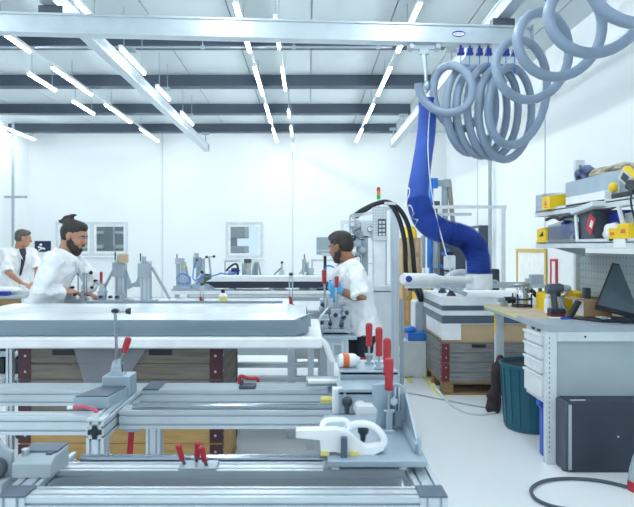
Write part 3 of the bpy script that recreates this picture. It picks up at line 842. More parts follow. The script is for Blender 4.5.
# upright red handles of the jig, each on its own clamp
hs = [(369, 346, 323, 2.95, 'farthest and slimmest'), (379, 356, 327, 2.75, 'second from the back'), (387, 376, 338, 2.48, 'third from the back'), (389, 390, 358, 2.2, 'nearest and thickest')]
for px, y1, y0, d, nm in hs:
    a_ = PX(px, y1, d); b_ = PX(px, y0, d)
    zb = {2.95: ZB_ + .105, 2.75: ZB_ + .11, 2.48: ZB_ + .0, 2.2: ZB_ + .0}[d]
    y = d if d not in (2.75,) else 2.8
    a_ = PX(px, y1, y); b_ = PX(px, y0, y)
    t = thing('lever_clamp', 'clamp with an upright red grip on the jig, %s of the four' % nm, 'clamp', (a_.x, y, zb), 'upright red lever clamps on the jig')
    m = MB(); m.box(a_.x - .022, a_.x + .022, y - .02, y + .02, zb, zb + .012); m.box(a_.x - .012, a_.x + .012, y - .012, y + .012, zb + .012, zb + (a_.z - zb) * .55); m.build('bracket', M['steel'], t, bevel=.002)
    m = MB(); m.tube([(a_.x, y, zb + .01), a_ + V((0, 0, .01))], [(.013, .006)] * 2, 10); m.rod((a_.x - .02, y, zb + (a_.z - zb) * .5), (a_.x + .02, y, zb + (a_.z - zb) * .5), .007, 10); l = m.build('lever', M['steel'], t)
    m = MB(); m.tube([a_.lerp(b_, f) for f in (0, .03, .2, .6, .9, .97, 1)], [.017 * q for q in (.8, .95, .9, 1.0, 1.02, .85, .4)], 16); m.build('grip', M['red'], l)
# white bottle with an orange band lying on the far cross plate
t = thing('bottle', 'white plastic bottle with an orange band lying on the jig by the red grips', 'bottle', W(348, 372, 2.85))
zb = ZB_ + .105 + .032
b0 = V((W(338, 0, 2.86).x, 2.86, zb)); bx = V((.97, .1, 0)).normalized()
m = MB(); m.lathe([(.02, 0), (.03, .006), (.033, .02), (.033, .07), (.03, .085), (.018, .098), (.016, .106)], b0, bx, 20); m.build('body', M['white'], t)
m = MB(); m.lathe([(.0336, .022), (.0336, .052)], b0, bx, 20); m.build('label_band', M['orange'], t)
# ------------------------------------------------------------------ wooden crates of stacked pallet collars
def collar(x0, x1, y0, y1, z0, z1, wood, label, group, slot=None, hinge='maroon', cat='crate'):
    t = thing('pallet_collar', label, cat, ((x0 + x1) / 2, (y0 + y1) / 2, z0), group)
    k = .022; e = .003
    def board(a, b, nm='board'):
        m = MB(); (ax, ay), (bx, by) = a, b
        n = 2; h = (z1 - z0) / n
        for i in range(n):
            m.box(ax, bx, ay, by, z0 + i * h + (.0 if i == 0 else .002), z0 + (i + 1) * h)
        return m.build(nm, wood, t, bevel=.003)
    f = board((x0, y0), (x1, y0 + k), 'front_board')
    board((x0, y1 - k), (x1, y1), 'back_board')
    board((x0, y0 + k), (x0 + k, y1 - k), 'side_board'); board((x1 - k, y0 + k), (x1, y1 - k), 'side_board')
    if slot is not None:
        for sx in slot:
            m = MB(); m.box(sx - .07, sx + .07, y0 - .003, y0 + .001, z1 - .045, z1 - .01); m.build('hand_hole', M['black'], f, bevel=.002)
    for cx, sx in ((x0, -1), (x1, 1)):
        for cy, sy in ((y0, -1), (y1, 1)):
            m = MB()
            a = cx + sx * e; b = cx - sx * .075
            m.box(min(a, b), max(a, b), min(cy, cy + sy * e), max(cy, cy + sy * e), z0 + .004, z1 - .004)
            a2 = cy + sy * e; b2 = cy - sy * .075
            m.box(min(cx, cx + sx * e), max(cx, cx + sx * e), min(a2, b2), max(a2, b2), z0 + .004, z1 - .004)
            hg = m.build('corner_hinge', M[hinge], t, bevel=.001)
            m = MB()
            for q in (.25, .75):
                z = z0 + (z1 - z0) * q
                m.ball((cx - sx * .04, cy + sy * e, z), (.008, .004, .008), 8, 5); m.ball((cx + sx * e, cy - sy * .04, z), (.004, .008, .008), 8, 5)
            m.build('bolts', M['steel'], hg)
    return t
def pallet(x0, x1, y0, y1, h, label, wood):
    t = thing('pallet', label, 'pallet', ((x0 + x1) / 2, (y0 + y1) / 2, 0))
    for x in (x0 + .06, (x0 + x1) / 2, x1 - .06):
        for y in (y0 + .06, (y0 + y1) / 2, y1 - .06):
            m = MB(); m.box(x - .055, x + .055, y - .055, y + .055, .022, h - .022); m.build('block', wood, t, bevel=.004)
    for y in (y0 + .06, (y0 + y1) / 2, y1 - .06):
        m = MB(); m.box(x0, x1, y - .06, y + .06, 0, .022); m.build('runner', wood, t, bevel=.003)
    m = MB()
    n = 7
    for i in range(n):
        y = y0 + (y1 - y0) * i / n; m.box(x0, x1, y + .006, y + (y1 - y0) / n - .006, h - .022, h)
    m.build('deck', wood, t)
CX0, CX1, CY0, CY1 = -1.765, -.525, 3.6, 4.38
pallet(CX0, CX1, CY0, CY1, .1, 'wooden pallet under the stack of crate collars behind the second fixture frame', M['woody'])
nm = ['lowest', 'second lowest', 'third', 'topmost']
for i in range(4):
    z0 = .1 + i * .195
    c_ = collar(CX0, CX1, CY0, CY1, z0, z0 + .193, M['woody'] if i < 2 else M['wood_shaded'], '%s hinged wooden collar of the crate stack under the big white table' % nm[i].capitalize(), 'hinged collars of the crate under the white table', slot=((-1.49, -.9) if i in (3, 1) else None), hinge='maroon_shaded')
# shipping papers on the crate
m = MB(); m.box(-1.33, -1.2, 3.59, 3.594, .13, .22); m.build('label_sheet', M['paper'], label='white paper sheet stuck on the lower crate boards', cat='paper')
# clear film hanging over the crate front
m = MB(); P = [(-1.42, 3.575, .875), (-.98, 3.57, .875), (-1.2, 3.568, .55), (-1.3, 3.57, .5)]
fm_ = mat('film', 'A9AFBC', .25); fm_.node_tree.nodes['Principled BSDF'].inputs['Alpha'].default_value = .3
m.prism(P, (0, .004, 0)); m.build('plastic_film', fm_, label='grey plastic film hanging over the upper crate boards', cat='film')

# ------------------------------------------------------------------ white table with the big tray
t = thing('foam_table', 'long white padded table carrying the wide grey tray above the wooden crates', 'table', (-1, 3.95, .885))
m = MB(); m.box(-2.3, .085, 3.5, 4.42, .89, .955); m.build('tabletop', M['foam'], t, bevel=.012)
m = MB(); m.tube(smooth_path([W(321, 340, 3.52), W(326, 345, 3.5), W(330, 356, 3.5), W(333, 362, 3.5)], 5), [(.02, .006)] * 16, 8); m.build('loose_strip', M['foam'], t)
for x in (-2.2, .02):
    for y in (3.58, 4.36):
        m = MB(); m.profile((x, y, 0), (x, y, .89), .045, .045, (0, 1, 0)); 
        if x > 0 and y < 4: continue
        m.build('leg', M['alu'], t)
t = thing('composite_tray', 'wide shallow grey tray with a bent flange on the white table', 'tray', (-1, 3.95, .955))
x0, x1, y0, y1 = -2.25, .0, 3.54, 4.4
zb, zt = .957, 1.06
def rnd_ring(x0, x1, y0, y1, z, c=.05):
    return [V((x0, y0, z)), V((x1 - c, y0, z)), V((x1, y0 + c, z)), V((x1, y1 - c, z)), V((x1 - c, y1, z)), V((x0, y1, z))]
m = MB(); m.mi = 0
m.loft([rnd_ring(x0, x1 - .03, y0 + .01, y1, zb), rnd_ring(x0, x1 + .005, y0, y1, zb + .02), rnd_ring(x0, x1 - .01, y0, y1, zt - .005)], cap=True)
m.mi = 1
m.loft([rnd_ring(x0, x1 - .012, y0 + .004, y1 - .004, zt - .004), rnd_ring(x0 + .05, x1 - .06, y0 + .05, y1 - .03, zt - .002), rnd_ring(x0 + .09, x1 - .13, y0 + .16, y1 - .06, zt + .018), rnd_ring(x0 + .12, x1 - .16, y0 + .2, y1 - .1, zt + .018), rnd_ring(x0 + .2, x1 - .26, y0 + .34, y1 - .14, zt + .006), rnd_ring(x0 + .24, x1 - .3, y0 + .4, y1 - .2, zt + .006)], cap=True)
m.build('tray_body', [M['tray'], M['traytop']], t, bevel=.004)
m = MB(); m.prism([(-.075, 3.545, zt - .02), (.015, 3.6, zt + .028), (.01, 3.7, zt + .02), (-.02, 3.7, zt - .01)], (-.004, .0, -.006)); m.prism([(-.1, 3.54, zt - .01), (.018, 3.6, zb + .05), (.015, 3.605, zt + .028)], (-.006, .006, 0)); m.build('bent_corner', M['tray'], t)

# ------------------------------------------------------------------ long fixture bench behind it
t = thing('profile_bench', 'long silver profile bench behind the grey tray, white sheet on top', 'bench', (-.9, 4.95, 0))
for x in (-1.84, -.13, .12):
    for y in (4.62, 5.28):
        if x < 0 or True:
            m = MB(); m.profile((x, y, 0), (x, y, .99), .06, .06, (0, 1, 0)); m.build('leg', M['alu'], t)
for z in (.94, .57, .46, .36):
    m = MB(); m.profile((-1.81, 4.62, z), (.09, 4.62, z), .045, .06 if z > .9 else .04); m.build('crossbar', M['alu'], t)
m = MB(); m.box(-1.89, .16, 4.59, 5.32, .99, 1.004); m.box(-1.87, -.15, 4.63, 5.3, 1.004, 1.03); m.build('tabletop', M['traytop'], t, bevel=.004)
m = MB(); m.profile((-1.74, 4.645, 1.05), (-.2, 4.645, 1.05), .03, .036); m.build('edge_rail', M['alud'], t)
m = MB(); m.box(-.1, .1, 4.7, 5.2, .6, .85); m.build('drawer_box', M['white'], t, bevel=.005)
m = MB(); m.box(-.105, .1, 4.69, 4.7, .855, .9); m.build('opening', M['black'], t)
m = MB(); m.box(-1.85, .1, 4.6, 5.3, .3, .34); m.build('shelf', M['lgrey'], t)

def fixture_stand(x, y, z, h, label, lean, plate=False):
    t = thing('fixture_stand', label, 'fixture', (x, y, z))
    m = MB(); m.profile((x, y, z + .012), (x, y, z + h), .08, .08, (0, 1, 0)); m.build('column', M['alu'], t)
    m = MB(); m.box(x - .09, x + .09, y - .06, y + .06, z, z + .012); m.build('base_plate', M['plate'], t)
    m = MB(); m.rod((x + lean * .05, y, z + h * .85), (x + lean * .2, y + .02, z + .012), .012, 8); m.build('brace', M['alud'], t)
    m = MB(); m.prism([(x - lean * .045, y - .01, z + h * .35), (x - lean * .1, y - .01, z + h * .35), (x - lean * .045, y - .01, z + h * .8)], (0, .012, 0)); m.build('gusset', M['plate'], t)
    m = MB(); m.box(x - .05, x + .05, y - .08, y - .045, z + h * .6, z + h * .95); m.rod((x, y - .06, z + h * .95), (x, y - .06, z + h * 1.12), .016, 10); m.build('cylinder', M['mgrey'], t, bevel=.003)
    m = MB(); m.rod((x - .03, y - .06, z + h), (x - .03, y - .06, z + h * 1.2), .006, 8); m.build('pin', M['dgrey'], t)
    return t
p = W(121, 303, 5.05); ft = fixture_stand(p.x, 5.05, 1.03, .35, 'silver fixture column with yellow tag, nearer to the bearded worker', -1)
m = MB(); q = W(124, 256, 5.0); m.box(q.x - .025, q.x + .05, 4.94, 4.96, 1.36, 1.43); m.build('tag_plate', M['card2'], ft)
p = W(146, 303, 5.05); fixture_stand(p.x, 5.05, 1.03, .34, 'silver fixture column with braces, right of the column with the yellow tag', 1)
a = W(122, 286, 5.05); b = W(144, 280, 5.05)
m = MB(); m.prism([(a.x + .045, 5.056, a.z - .03), (b.x - .045, 5.056, b.z - .03), (b.x - .045, 5.056, b.z), (a.x + .045, 5.056, a.z)], (0, .025, 0)); m.build('tie_bar', M['plate'], label='grey tie bar joining the two silver fixture columns', cat='bar')

# clamps hanging in front of and on the bench
toggle(W(202, 307, 4.72) * 1 + V((0, 0, 0)), 180, 'toggle clamp with red grip pointing up on the bench, below the distant window', 100, 80, .13, .03, .06, .011) if False else None
def rod_clamp(px, y0, y1, d, label):
    a = W(px, y1, d); b = W(px, y0, d)
    t = thing('rod_clamp', label, 'clamp', (a.x, d, 1.03))
    m = MB(); m.box(a.x - .03, a.x + .03, d - .02, d + .02, 1.03, 1.042)
    m.build('base_plate', M['steel'], t)
    m = MB()
    for s in (-.012, .012): m.rod((a.x + s, d, 1.042), (a.x + s, d, b.z - .02), .005, 8)
    m.box(a.x - .018, a.x + .018, d - .01, d + .01, b.z - .05, b.z - .02); m.build('rods', M['steel'], t)
    m = MB(); m.ball((a.x, d, b.z - .01), (.018, .018, .014), 10, 7); m.build('rubber_tip', M['nblack'], t)
    m = MB(); m.tube([(a.x - .008, d - .022, 1.1), (a.x, d - .024, 1.06), (a.x + .008, d - .024, 1.032)], [.011, .013, .009], 10); m.build('grip', M['red'], t)
rod_clamp(202, 283, 303, 4.68, 'thin steel rod clamp with red grip on the bench left of the yellow bottle')
rod_clamp(291, 273, 303, 4.68, 'tall steel rod clamp with black tip and red grip near the turned worker')
p = W(223, 300, 4.8)
t = thing('bottle', 'small clear bottle with yellow label standing on the bench behind the tray', 'bottle', (p.x, 4.8, 1.03))
m = MB(); m.lathe([(.03, 0), (.036, .005), (.036, .07), (.02, .085), (.012, .09)], (p.x, 4.8, 1.03), seg=16); m.build('body', M['white'], t)
m = MB(); m.lathe([(.0365, .02), (.0365, .06)], (p.x, 4.8, 1.03), seg=16); m.build('label_band', M['yellow2'], t)
m = MB(); m.lathe([(.016, .09), (.016, .115), (.01, .118)], (p.x, 4.8, 1.03), seg=12); m.build('cap', M['black'], t)

# the set the bearded worker handles
bx = W(84, 300, 4.85).x
t = thing('clamping_fixture', 'small steel clamping fixture under the hands of the bearded worker', 'fixture', (bx, 4.85, 1.03))
m = MB(); m.box(bx - .2, bx + .02, 4.78, 4.92, 1.03, 1.07); m.box(bx - .16, bx - .08, 4.8, 4.9, 1.07, 1.11); m.box(bx - .02, bx + .01, 4.8, 4.9, 1.07, 1.12); m.build('base', M['steel'], t, bevel=.004)
m = MB(); m.rod((bx - .06, 4.88, 1.11), (bx - .06, 4.88, 1.26), .008, 8); m.rod((bx + .0, 4.88, 1.1), (bx + .0, 4.88, 1.28), .014, 8); m.rod((bx - .13, 4.88, 1.26), (bx + .05, 4.88, 1.275), .006, 8); m.build('post', M['steel'], t)
for x, z in ((bx - .1, 1.265), (bx + .05, 1.28)):
    m = MB(); m.ball((x, 4.87, z), .016, 10, 7); m.build('knob', M['black'], t)
toggle((bx - .17, 4.8, 1.07), 0, 'toggle clamp with thick red grip beside the cuff of the bearded worker', 20, 95, .1, .03, .07, .018)
cx_ = W(112, 300, 4.85).x
t = thing('clamping_fixture', 'low steel clamping fixture between the bearded worker and the silver column', 'fixture', (cx_, 4.9, 1.03))
m = MB(); m.box(cx_ - .12, cx_ + .1, 4.8, 5.0, 1.03, 1.06); m.box(cx_ - .11, cx_ - .05, 4.82, 4.88, 1.06, 1.12); m.box(cx_ + .03, cx_ + .08, 4.82, 4.9, 1.06, 1.1); m.build('base', M['steel'], t, bevel=.004)
for x in (cx_ - .08, cx_, cx_ + .055):
    m = MB(); m.rod((x, 4.79, 1.085), (x, 4.83, 1.085), .012, 10); m.build('knob', M['nblack'], t)
toggle((cx_ - .075, 4.85, 1.12), 180, 'toggle clamp with slim red grip on the low fixture in front of the window', 30, 90, .07, .045, .08, .012)

# ------------------------------------------------------------------ small bench and fixture of the turned worker
t = thing('profile_stand', 'silver profile stand in front of the worker with blue gloves', 'stand', (.2, 4.6, 0))
for x in (.16, .26):
    for y in (4.2, 4.62):
        if x == .26 and y > 4.3: continue
        m = MB(); m.profile((x, y, 0), (x, y, .84), .05, .05, (0, 1, 0)); m.build('leg', M['alu'], t)
for z in (.82, .7, .3):
    m = MB(); m.profile((.185, 4.2, z), (.235, 4.2, z), .04, .045); m.build('crossbar', M['alu'], t)
m = MB(); m.box(.06, .345, 4.15, 4.66, .84, .862); m.build('tabletop', M['plate'], t, bevel=.003)
FX = thing('assembly_fixture', 'steel fixture full of blocks and knobs under the blue gloves', 'fixture', (.2, 4.4, .862))
m = MB(); m.box(.08, .33, 4.25, 4.6, .875, .9); m.build('base_plate', M['plate'], FX, bevel=.003)
for x in (.1, .3):
    for y in (4.28, 4.57):
        m = MB(); m.rod((x, y, .862), (x, y, .876), .014, 10); m.build('foot', M['steel'], FX)
for i, (x, y, w, d, h) in enumerate(((.12, 4.3, .06, .08, .1), (.2, 4.32, .07, .07, .14), (.28, 4.3, .05, .08, .16), (.14, 4.5, .1, .1, .2), (.25, 4.5, .08, .1, .17))):
    m = MB(); m.box(x - w / 2, x + w / 2, y - d / 2, y + d / 2, .9, .9 + h); m.box(x - w / 2 - .008, x + w / 2 + .008, y - d / 2 - .01, y + d / 2, .9 + h * .6, .9 + h * .72); m.build('block', M['steel'], FX, bevel=.003)
for x, y, z in ((.1, 4.24, .95), (.16, 4.25, .94), (.2, 4.27, 1.0), (.24, 4.24, .93), (.28, 4.24, 1.02), (.11, 4.42, 1.06), (.26, 4.26, .985)):
    m = MB(); m.rod((x, y + .03, z), (x, y, z), .007, 8); m.ball((x, y, z), .016, 10, 7); m.build('knob', M['nblack'], FX)
for x in (.13, .22):
    m = MB(); m.rod((x, 4.4, .9), (x, 4.4, 1.1), .012, 10); m.build('rod', M['steel'], FX)
m = MB(); m.tube(smooth_path([(.1, 4.26, .92), (.08, 4.22, .97), (.11, 4.2, 1.02), (.14, 4.26, 1.05)], 6), .006, 8); m.build('air_line', M['white'], FX)
# red handled driver in the gloved hands
gp = W(324, 285, 4.85)
t = thing('clamp_driver', 'upright red handled tool held by the blue glove', 'tool', W(324, 300, 4.84))
m = MB(); m.rod(W(324.5, 284, 4.84), W(324, 270, 4.84), .018, 12); m.build('grip', M['red'], t)
m = MB(); m.rod(W(325, 300, 4.84), W(324.5, 284, 4.84), .009, 10); m.build('shaft', M['steel'], t)
m = MB(); m.tube(smooth_path([W(325, 270, 4.84), W(327, 266, 4.84), W(333, 267, 4.84), W(337, 273, 4.84)], 6), .006, 8); m.build('air_line', M['lblue'], t)
t = thing('clamp_driver', 'short red grip on a rod beside the chest of the worker with blue gloves', 'tool', (.218, 4.57, .9))
m = MB(); m.rod((.218, 4.57, 1.18), (.225, 4.57, 1.265), .015, 12); m.build('grip', M['red'], t)
m = MB(); m.rod((.215, 4.57, .9), (.218, 4.57, 1.18), .008, 8); m.build('shaft', M['steel'], t)
# ------------------------------------------------------------------ the workbench on the right
BX0, BX1, BY0, BY1, BZ1 = 1.63, 2.5, 4.04, 5.46, .96
t = thing('workbench', 'pale grey workbench with drawers and shelf uprights beside the teal bin', 'workbench', (2.0, 4.7, 0))
m = MB(); m.mi = 0; m.box(BX0, BX1, BY0, BY1, BZ1 - .045, BZ1 - .003); m.mi = 1; m.box(BX0 + .012, BX1, BY0 + .35, BY1 - .01, BZ1 - .003, BZ1); m.mi = 2; m.box(BX0 + .012, BX1, BY0 + .01, BY0 + .349, BZ1 - .003, BZ1)
m.build('worktop', [M['mgrey'], M['ply'], M['mgrey']], t)
for x, y, nm in ((BX0 + .005, BY0 + .01, 1), (BX0 + .09, BY1 - .06, 0), (BX1 - .09, BY0 + .01, 0), (BX1 - .09, BY1 - .06, 0)):
    m = MB(); m.box(x, x + .075, y, y + .05, 0, BZ1 - .045)
    l = m.build('leg', M['lgrey'], t, bevel=.004)
    if nm:
        m = MB(); m.box(x + .018, x + .026, y - .001, y + .001, .08, .88); m.build('punched_strip', M['strip_leg'], l)
m = MB(); m.box(BX0 + .08, BX1, BY0 + .005, BY0 + .03, BZ1 - .115, BZ1 - .045); rail_ = m.build('front_rail', M['lgrey'], t, bevel=.003)
m = MB()
for x in (BX0 + .27, BX0 + .62): m.rod((x, BY0 + .006, BZ1 - .082), (x, BY0 - .001, BZ1 - .082), .007, 10)
m.build('bolts', M['black'], rail_)
m = MB(); m.box(BX0 + .08, BX1, BY0 + .035, BY0 + .05, .455, BZ1 - .115); m.build('end_panel', M['panelgrey'], t)
m = MB(); m.box(BX0 + .08, BX1, BY0 + .02, BY0 + .045, .43, .455); m.build('panel_rail', M['lgrey'], t)
# tape along the far part of the front edge
m = MB(); m.box(BX0 - .003, BX0 + .001, BY0 + .55, BY1, BZ1 - .02, BZ1 - .003); m.build('edge_tape', M['yellow2'], t)
m = MB(); m.box(BX0 + .088, BX0 + .09, BY1 - .055, BY1 - .012, .7, .91); m.build('leg_tape', M['yellow'], t)
# drawer cabinet
D0, D1 = BY0 + .07, BY0 + .42
dc = MB(); dc.box(BX0 + .02, BX0 + .6, D0, D1, .4, BZ1 - .05); dcab = dc.build('drawer_cabinet', M['lgrey'], t, bevel=.004)
zz = [.43, .6, .7, .8, .885]
for i in range(4):
    m = MB(); m.box(BX0 - .004, BX0 + .02, D0 + .02, D1 - .02, zz[i] + .006, zz[i + 1] - .006); m.box(BX0 - .016, BX0 - .004, D0 + .02, D1 - .02, zz[i + 1] - .022, zz[i + 1] - .006)
    m.build('drawer', M['white'], dcab, bevel=.003)
for yy in (D0 + .08, D0 + .18):
    m = MB(); m.box(BX0 + .012, BX0 + .022, yy, yy + .05, .892, .912); m.build('lock_slot', M['black'], dcab)
# uprights, shelves and perforated panel of the bench
UX = 2.36
for y in (5.2, 3.42):
    m = MB(); m.box(UX, UX + .08, y, y + .045, .9 if y > 5 else 0, 2.26); u = m.build('upright', M['lgrey'], t, bevel=.003)
    m = MB(); m.box(UX + .028, UX + .052, y - .001, y + .001, .98, 2.24); m.build('punched_strip', M['strip_post'], u)
m = MB(); m.box(UX + .03, UX + .045, 3.44, 5.2, .98, 1.44); m.build('pegboard', M['peg'], t)
def shelf(x0, y0, y1, z, lab):
    m = MB(); m.box(x0, UX, y0, y1, z - .012, z); m.box(x0, x0 + .006, y0, y1, z - .045, z + .018); m.box(x0, UX, y1 - .006, y1, z - .045, z + .0)
    s = m.build('shelf', M['lgrey'], t, bevel=.002)
    for y in (y0 + .02, y1 - .03):
        b = MB(); b.prism([(x0 + .02, y, z - .012), (UX, y, z - .012), (UX, y, z - .12)], (0, .006, 0)); b.build('bracket', M['mgrey'], s)
    return s
S1, S2 = 1.53, 1.80
SX = 2.0
shelf(SX - .05, 3.42, 5.05, S1, ''); shelf(SX, 3.42, 5.2, S2, '')
m = MB(); m.box(SX - .053, SX - .051, 3.62, 3.76, S1 - .04, S1 + .015); m.build('shelf_label', M['paper'], t)

def open_bin(name, mt, label, x0, x1, y0, y1, z0, z1, cat='bin', front=.6, axis='x', w=.006):
    """tray bin with a lowered mouth at low x"""
    t = thing(name, label, cat, ((x0 + x1) / 2, (y0 + y1) / 2, z0))
    m = MB(); m.box(x0, x1, y0, y1, z0, z0 + w); zf = z0 + (z1 - z0) * front; c = x0 + (x1 - x0) * .35
    for ya, yb in ((y0, y0 + w), (y1 - w, y1)):
        m.prism([(x0, ya, z0 + w), (x1, ya, z0 + w), (x1, ya, z1), (c, ya, z1), (x0, ya, zf)], (0, yb - ya, 0))
    m.box(x1 - w, x1, y0 + w, y1 - w, z0 + w, z1); m.box(x0, x0 + w, y0 + w, y1 - w, z0 + w, zf)
    m.build('body', mt, t); return t
# upper shelf
bt = open_bin('storage_bin', M['clear'], 'clear storage bin at the far end of the upper shelf', SX - .01, SX + .32, 4.98, 5.16, S2, S2 + .15, front=.95)
yb_ = open_bin('storage_bin', M['yellow'], 'small yellow bin on the upper shelf beside the clear bin', SX - .04, SX + .24, 4.78, 4.94, S2, S2 + .12, front=.9)
m = MB(); m.prism([(SX - .042, 4.83, S2 + .035), (SX - .042, 4.9, S2 + .035), (SX - .042, 4.865, S2 + .08)], (.002, 0, 0)); m.box(SX - .042, SX - .04, 4.83, 4.89, S2 + .015, S2 + .025); m.build('warning_mark', M['orange'], yb_)
gb = open_bin('storage_bin', M['plate'], 'long grey bin on the upper shelf full of rope', SX + .06, SX + .33, 3.9, 4.72, S2, S2 + .215, front=.95)
rr = random.Random(11)
# bunch of dark cloth in the near mouth of the grey bin
m = MB()
for k in range(16): m.ball((SX + .13 + rr.random() * .1, 4.5 + rr.random() * .2, S2 + .22 + rr.random() * .07), (.03 + rr.random() * .03, .03 + rr.random() * .03, .025 + .02 * rr.random()), 8, 6)
m.build('rag', mat('dark_rag', '5A6488', .8, var=.9, scale=14), label='dark blue and red rag spilling from the far end of the grey bin', cat='rag', remesh=.012, relax=2)
m = MB(); pts = []
for k in range(150):
    a = k * .55; pts.append((SX + .2 + .085 * math.cos(a * 1.1) + .02 * rr.random(), 4.2 + .22 * math.sin(a) + .03 * rr.random(), S2 + .17 + .0004 * k + .05 * rr.random()))
m.tube(smooth_path(pts, 3), .012, 6)
m.build('rope', mat('rope', 'B5AC98', .85, var=.2, scale=40), label='coil of beige rope heaped on top of the long grey bin', cat='rope')
m = MB(); m.box(SX + .0, SX + .05, 3.98, 4.58, S2, S2 + .075); m.build('long_carton', M['white'], label='long narrow white carton on the front edge of the upper shelf', cat='carton', bevel=.003)
m = MB(); m.cbox((SX + .03, 4.3, S2 + .004), (.09, .5, .007)); 
# yellow-rimmed instrument at the near end
t = thing('measuring_device', 'yellow rimmed hand instrument on a black holder at the near shelf end', 'instrument', (SX + .06, 3.8, S2))
Rm = Matrix.Rotation(-.75, 3, 'X') @ Matrix.Rotation(-.35, 3, 'Y')
c = V((SX + .05, 3.76, S2 + .135))
m = MB(); m.cbox(c, (.05, .1, .13), Rm); m.build('housing', M['yellow'], t, bevel=.012)
m = MB(); m.cbox(c + Rm @ V((-.026, 0, .005)), (.004, .075, .095), Rm); m.build('face', M['lgrey'], t)
m = MB(); m.cbox(c + Rm @ V((-.029, 0, .012)), (.003, .05, .05), Rm); m.build('display', M['dgrey'], t)
m = MB(); m.box(SX + .0, SX + .12, 3.64, 3.9, S2, S2 + .045); m.cbox((SX + .05, 3.68, S2 + .07), (.09, .12, .06), Matrix.Rotation(.4, 3, 'X')); m.build('holder', M['black'], t, bevel=.01)
m = MB(); m.ball((SX + .01, 3.885, S2 + .085), (.03, .03, .035), 12, 8); m.build('round_grip', M['yellow'], t)
m = MB(); m.rod((SX + .06, 3.66, S2 + .06), (SX + .06, 3.6, S2 + .2), .005, 8); m.build('antenna', M['black'], t)
m = MB(); m.tube(smooth_path([(SX + .0, 3.64, S2 + .04), (SX - .03, 3.6, S2 - .03), (SX - .02, 3.585, S2 - .12), (SX - .0, 3.58, S2 - .22)], 6), .006, 8); m.build('cord', M['black'], t)
# lower shelf
X0 = SX - .05
yb2 = open_bin('storage_bin', M['yellow'], 'yellow bin with a dark mark at the far end of the lower shelf', X0 - .01, X0 + .22, 4.82, 5.0, S1, S1 + .13, front=.85)
m = MB(); m.prism([(X0 - .012, 4.86, S1 + .05), (X0 - .012, 4.95, S1 + .05), (X0 - .012, 4.87, S1 + .09)], (.002, 0, 0)); m.build('dark_mark', M['black'], yb2)
cb2 = open_bin('storage_bin', M['clear'], 'clear bin of small parts on the lower shelf beside the marked yellow bin', X0 + .0, X0 + .3, 4.3, 4.8, S1, S1 + .17, front=.8)
for k in range(11):
    m = MB(); cc = (X0 + .04 + rr.random() * .16, 4.34 + rr.random() * .4, S1 + .05 + rr.random() * .09)
    m.cbox(cc, (.05 + rr.random() * .04, .06 + .05 * rr.random(), .03 + rr.random() * .03), Matrix.Rotation(rr.random() * 2, 3, 'X') @ Matrix.Rotation(rr.random(), 3, 'Y'))
    m.build('parts_packet', [M['dgrey'], M['nblack'], M['lgrey'], M['dblue'], M['paper']][k % 5], cb2, bevel=.004)
m = MB(); m.tube(smooth_path([(X0 + .05, 4.95, S1 + .19), (X0 + .05, 4.8, S1 + .205), (X0 + .06, 4.7, S1 + .18), (X0 + .06, 4.6, S1 + .2), (X0 + .08, 4.4, S1 + .2)], 5), .014, 8)
m.build('cable', M['black'], label='black cable lying across the bins on the lower shelf', cat='cable')
m = MB(); m.prism([(X0 + .02, 4.05, S1), (X0 + .02, 4.26, S1), (X0 + .02, 4.3, S1 + .2), (X0 + .02, 4.07, S1 + .22)], (.26, 0, 0)); fb = m.build('file_box', M['dgrey'], label='dark grey file box tilted on the lower shelf behind the red card', cat='box', bevel=.004)
m = MB(); m.cbox((X0 - .0, 4.285, S1 + .1), (.01, .03, .19), Matrix.Rotation(-.15, 3, 'X')); m.build('label_strip', M['paper'], fb)
m = MB(); m.cbox((X0 + .06, 4.13, S1 + .235), (.2, .34, .035), Matrix.Rotation(-.12, 3, 'X')); m.build('flat_box', M['lgrey'], label='flat pale box lying on top of the dark file box', cat='box', bevel=.004)
m = MB(); m.cbox((X0 + .0, 4.07, S1 + .12), (.006, .09, .12), Matrix.Rotation(.5, 3, 'X')); rc = m.build('card', M['redp'], label='red and white card leaning on the dark file box', cat='card')
m = MB(); m.cbox((X0 - .005, 4.05, S1 + .12), (.003, .035, .05), Matrix.Rotation(.5, 3, 'X')); m.build('white_patch', M['white'], rc)
m = MB()
for k in range(14): m.ball((X0 + .06 + rr.random() * .06, 3.84 + rr.random() * .17, S1 + .035 + rr.random() * .1 * (1 - abs(k - 7) / 9)), (.04, .05, .035), 8, 6)
m.build('plastic_bag', M['white'], label='crumpled white plastic bag on the lower shelf beside the red card', cat='bag', remesh=.012, relax=1)
m = MB(); m.box(X0 + .1, X0 + .2, 3.82, 4.02, S1, S1 + .2); m.build('carton', M['dblue'], label='dark blue carton behind the white plastic bag on the shelf', cat='carton', bevel=.004)
m = MB(); m.cbox((X0 + .05, 3.75, S1 + .12), (.014, .03, .3), Matrix.Rotation(-.45, 3, 'X')); m.build('steel_strip', M['lgrey'], label='pale slanted strip leaning between the shelves', cat='strip')
bb = open_bin('storage_bin', M['mgrey'], 'grey bin at the near end of the lower shelf behind the yellow boxes', X0 + .08, X0 + .33, 3.5, 3.78, S1, S1 + .2, front=.9)
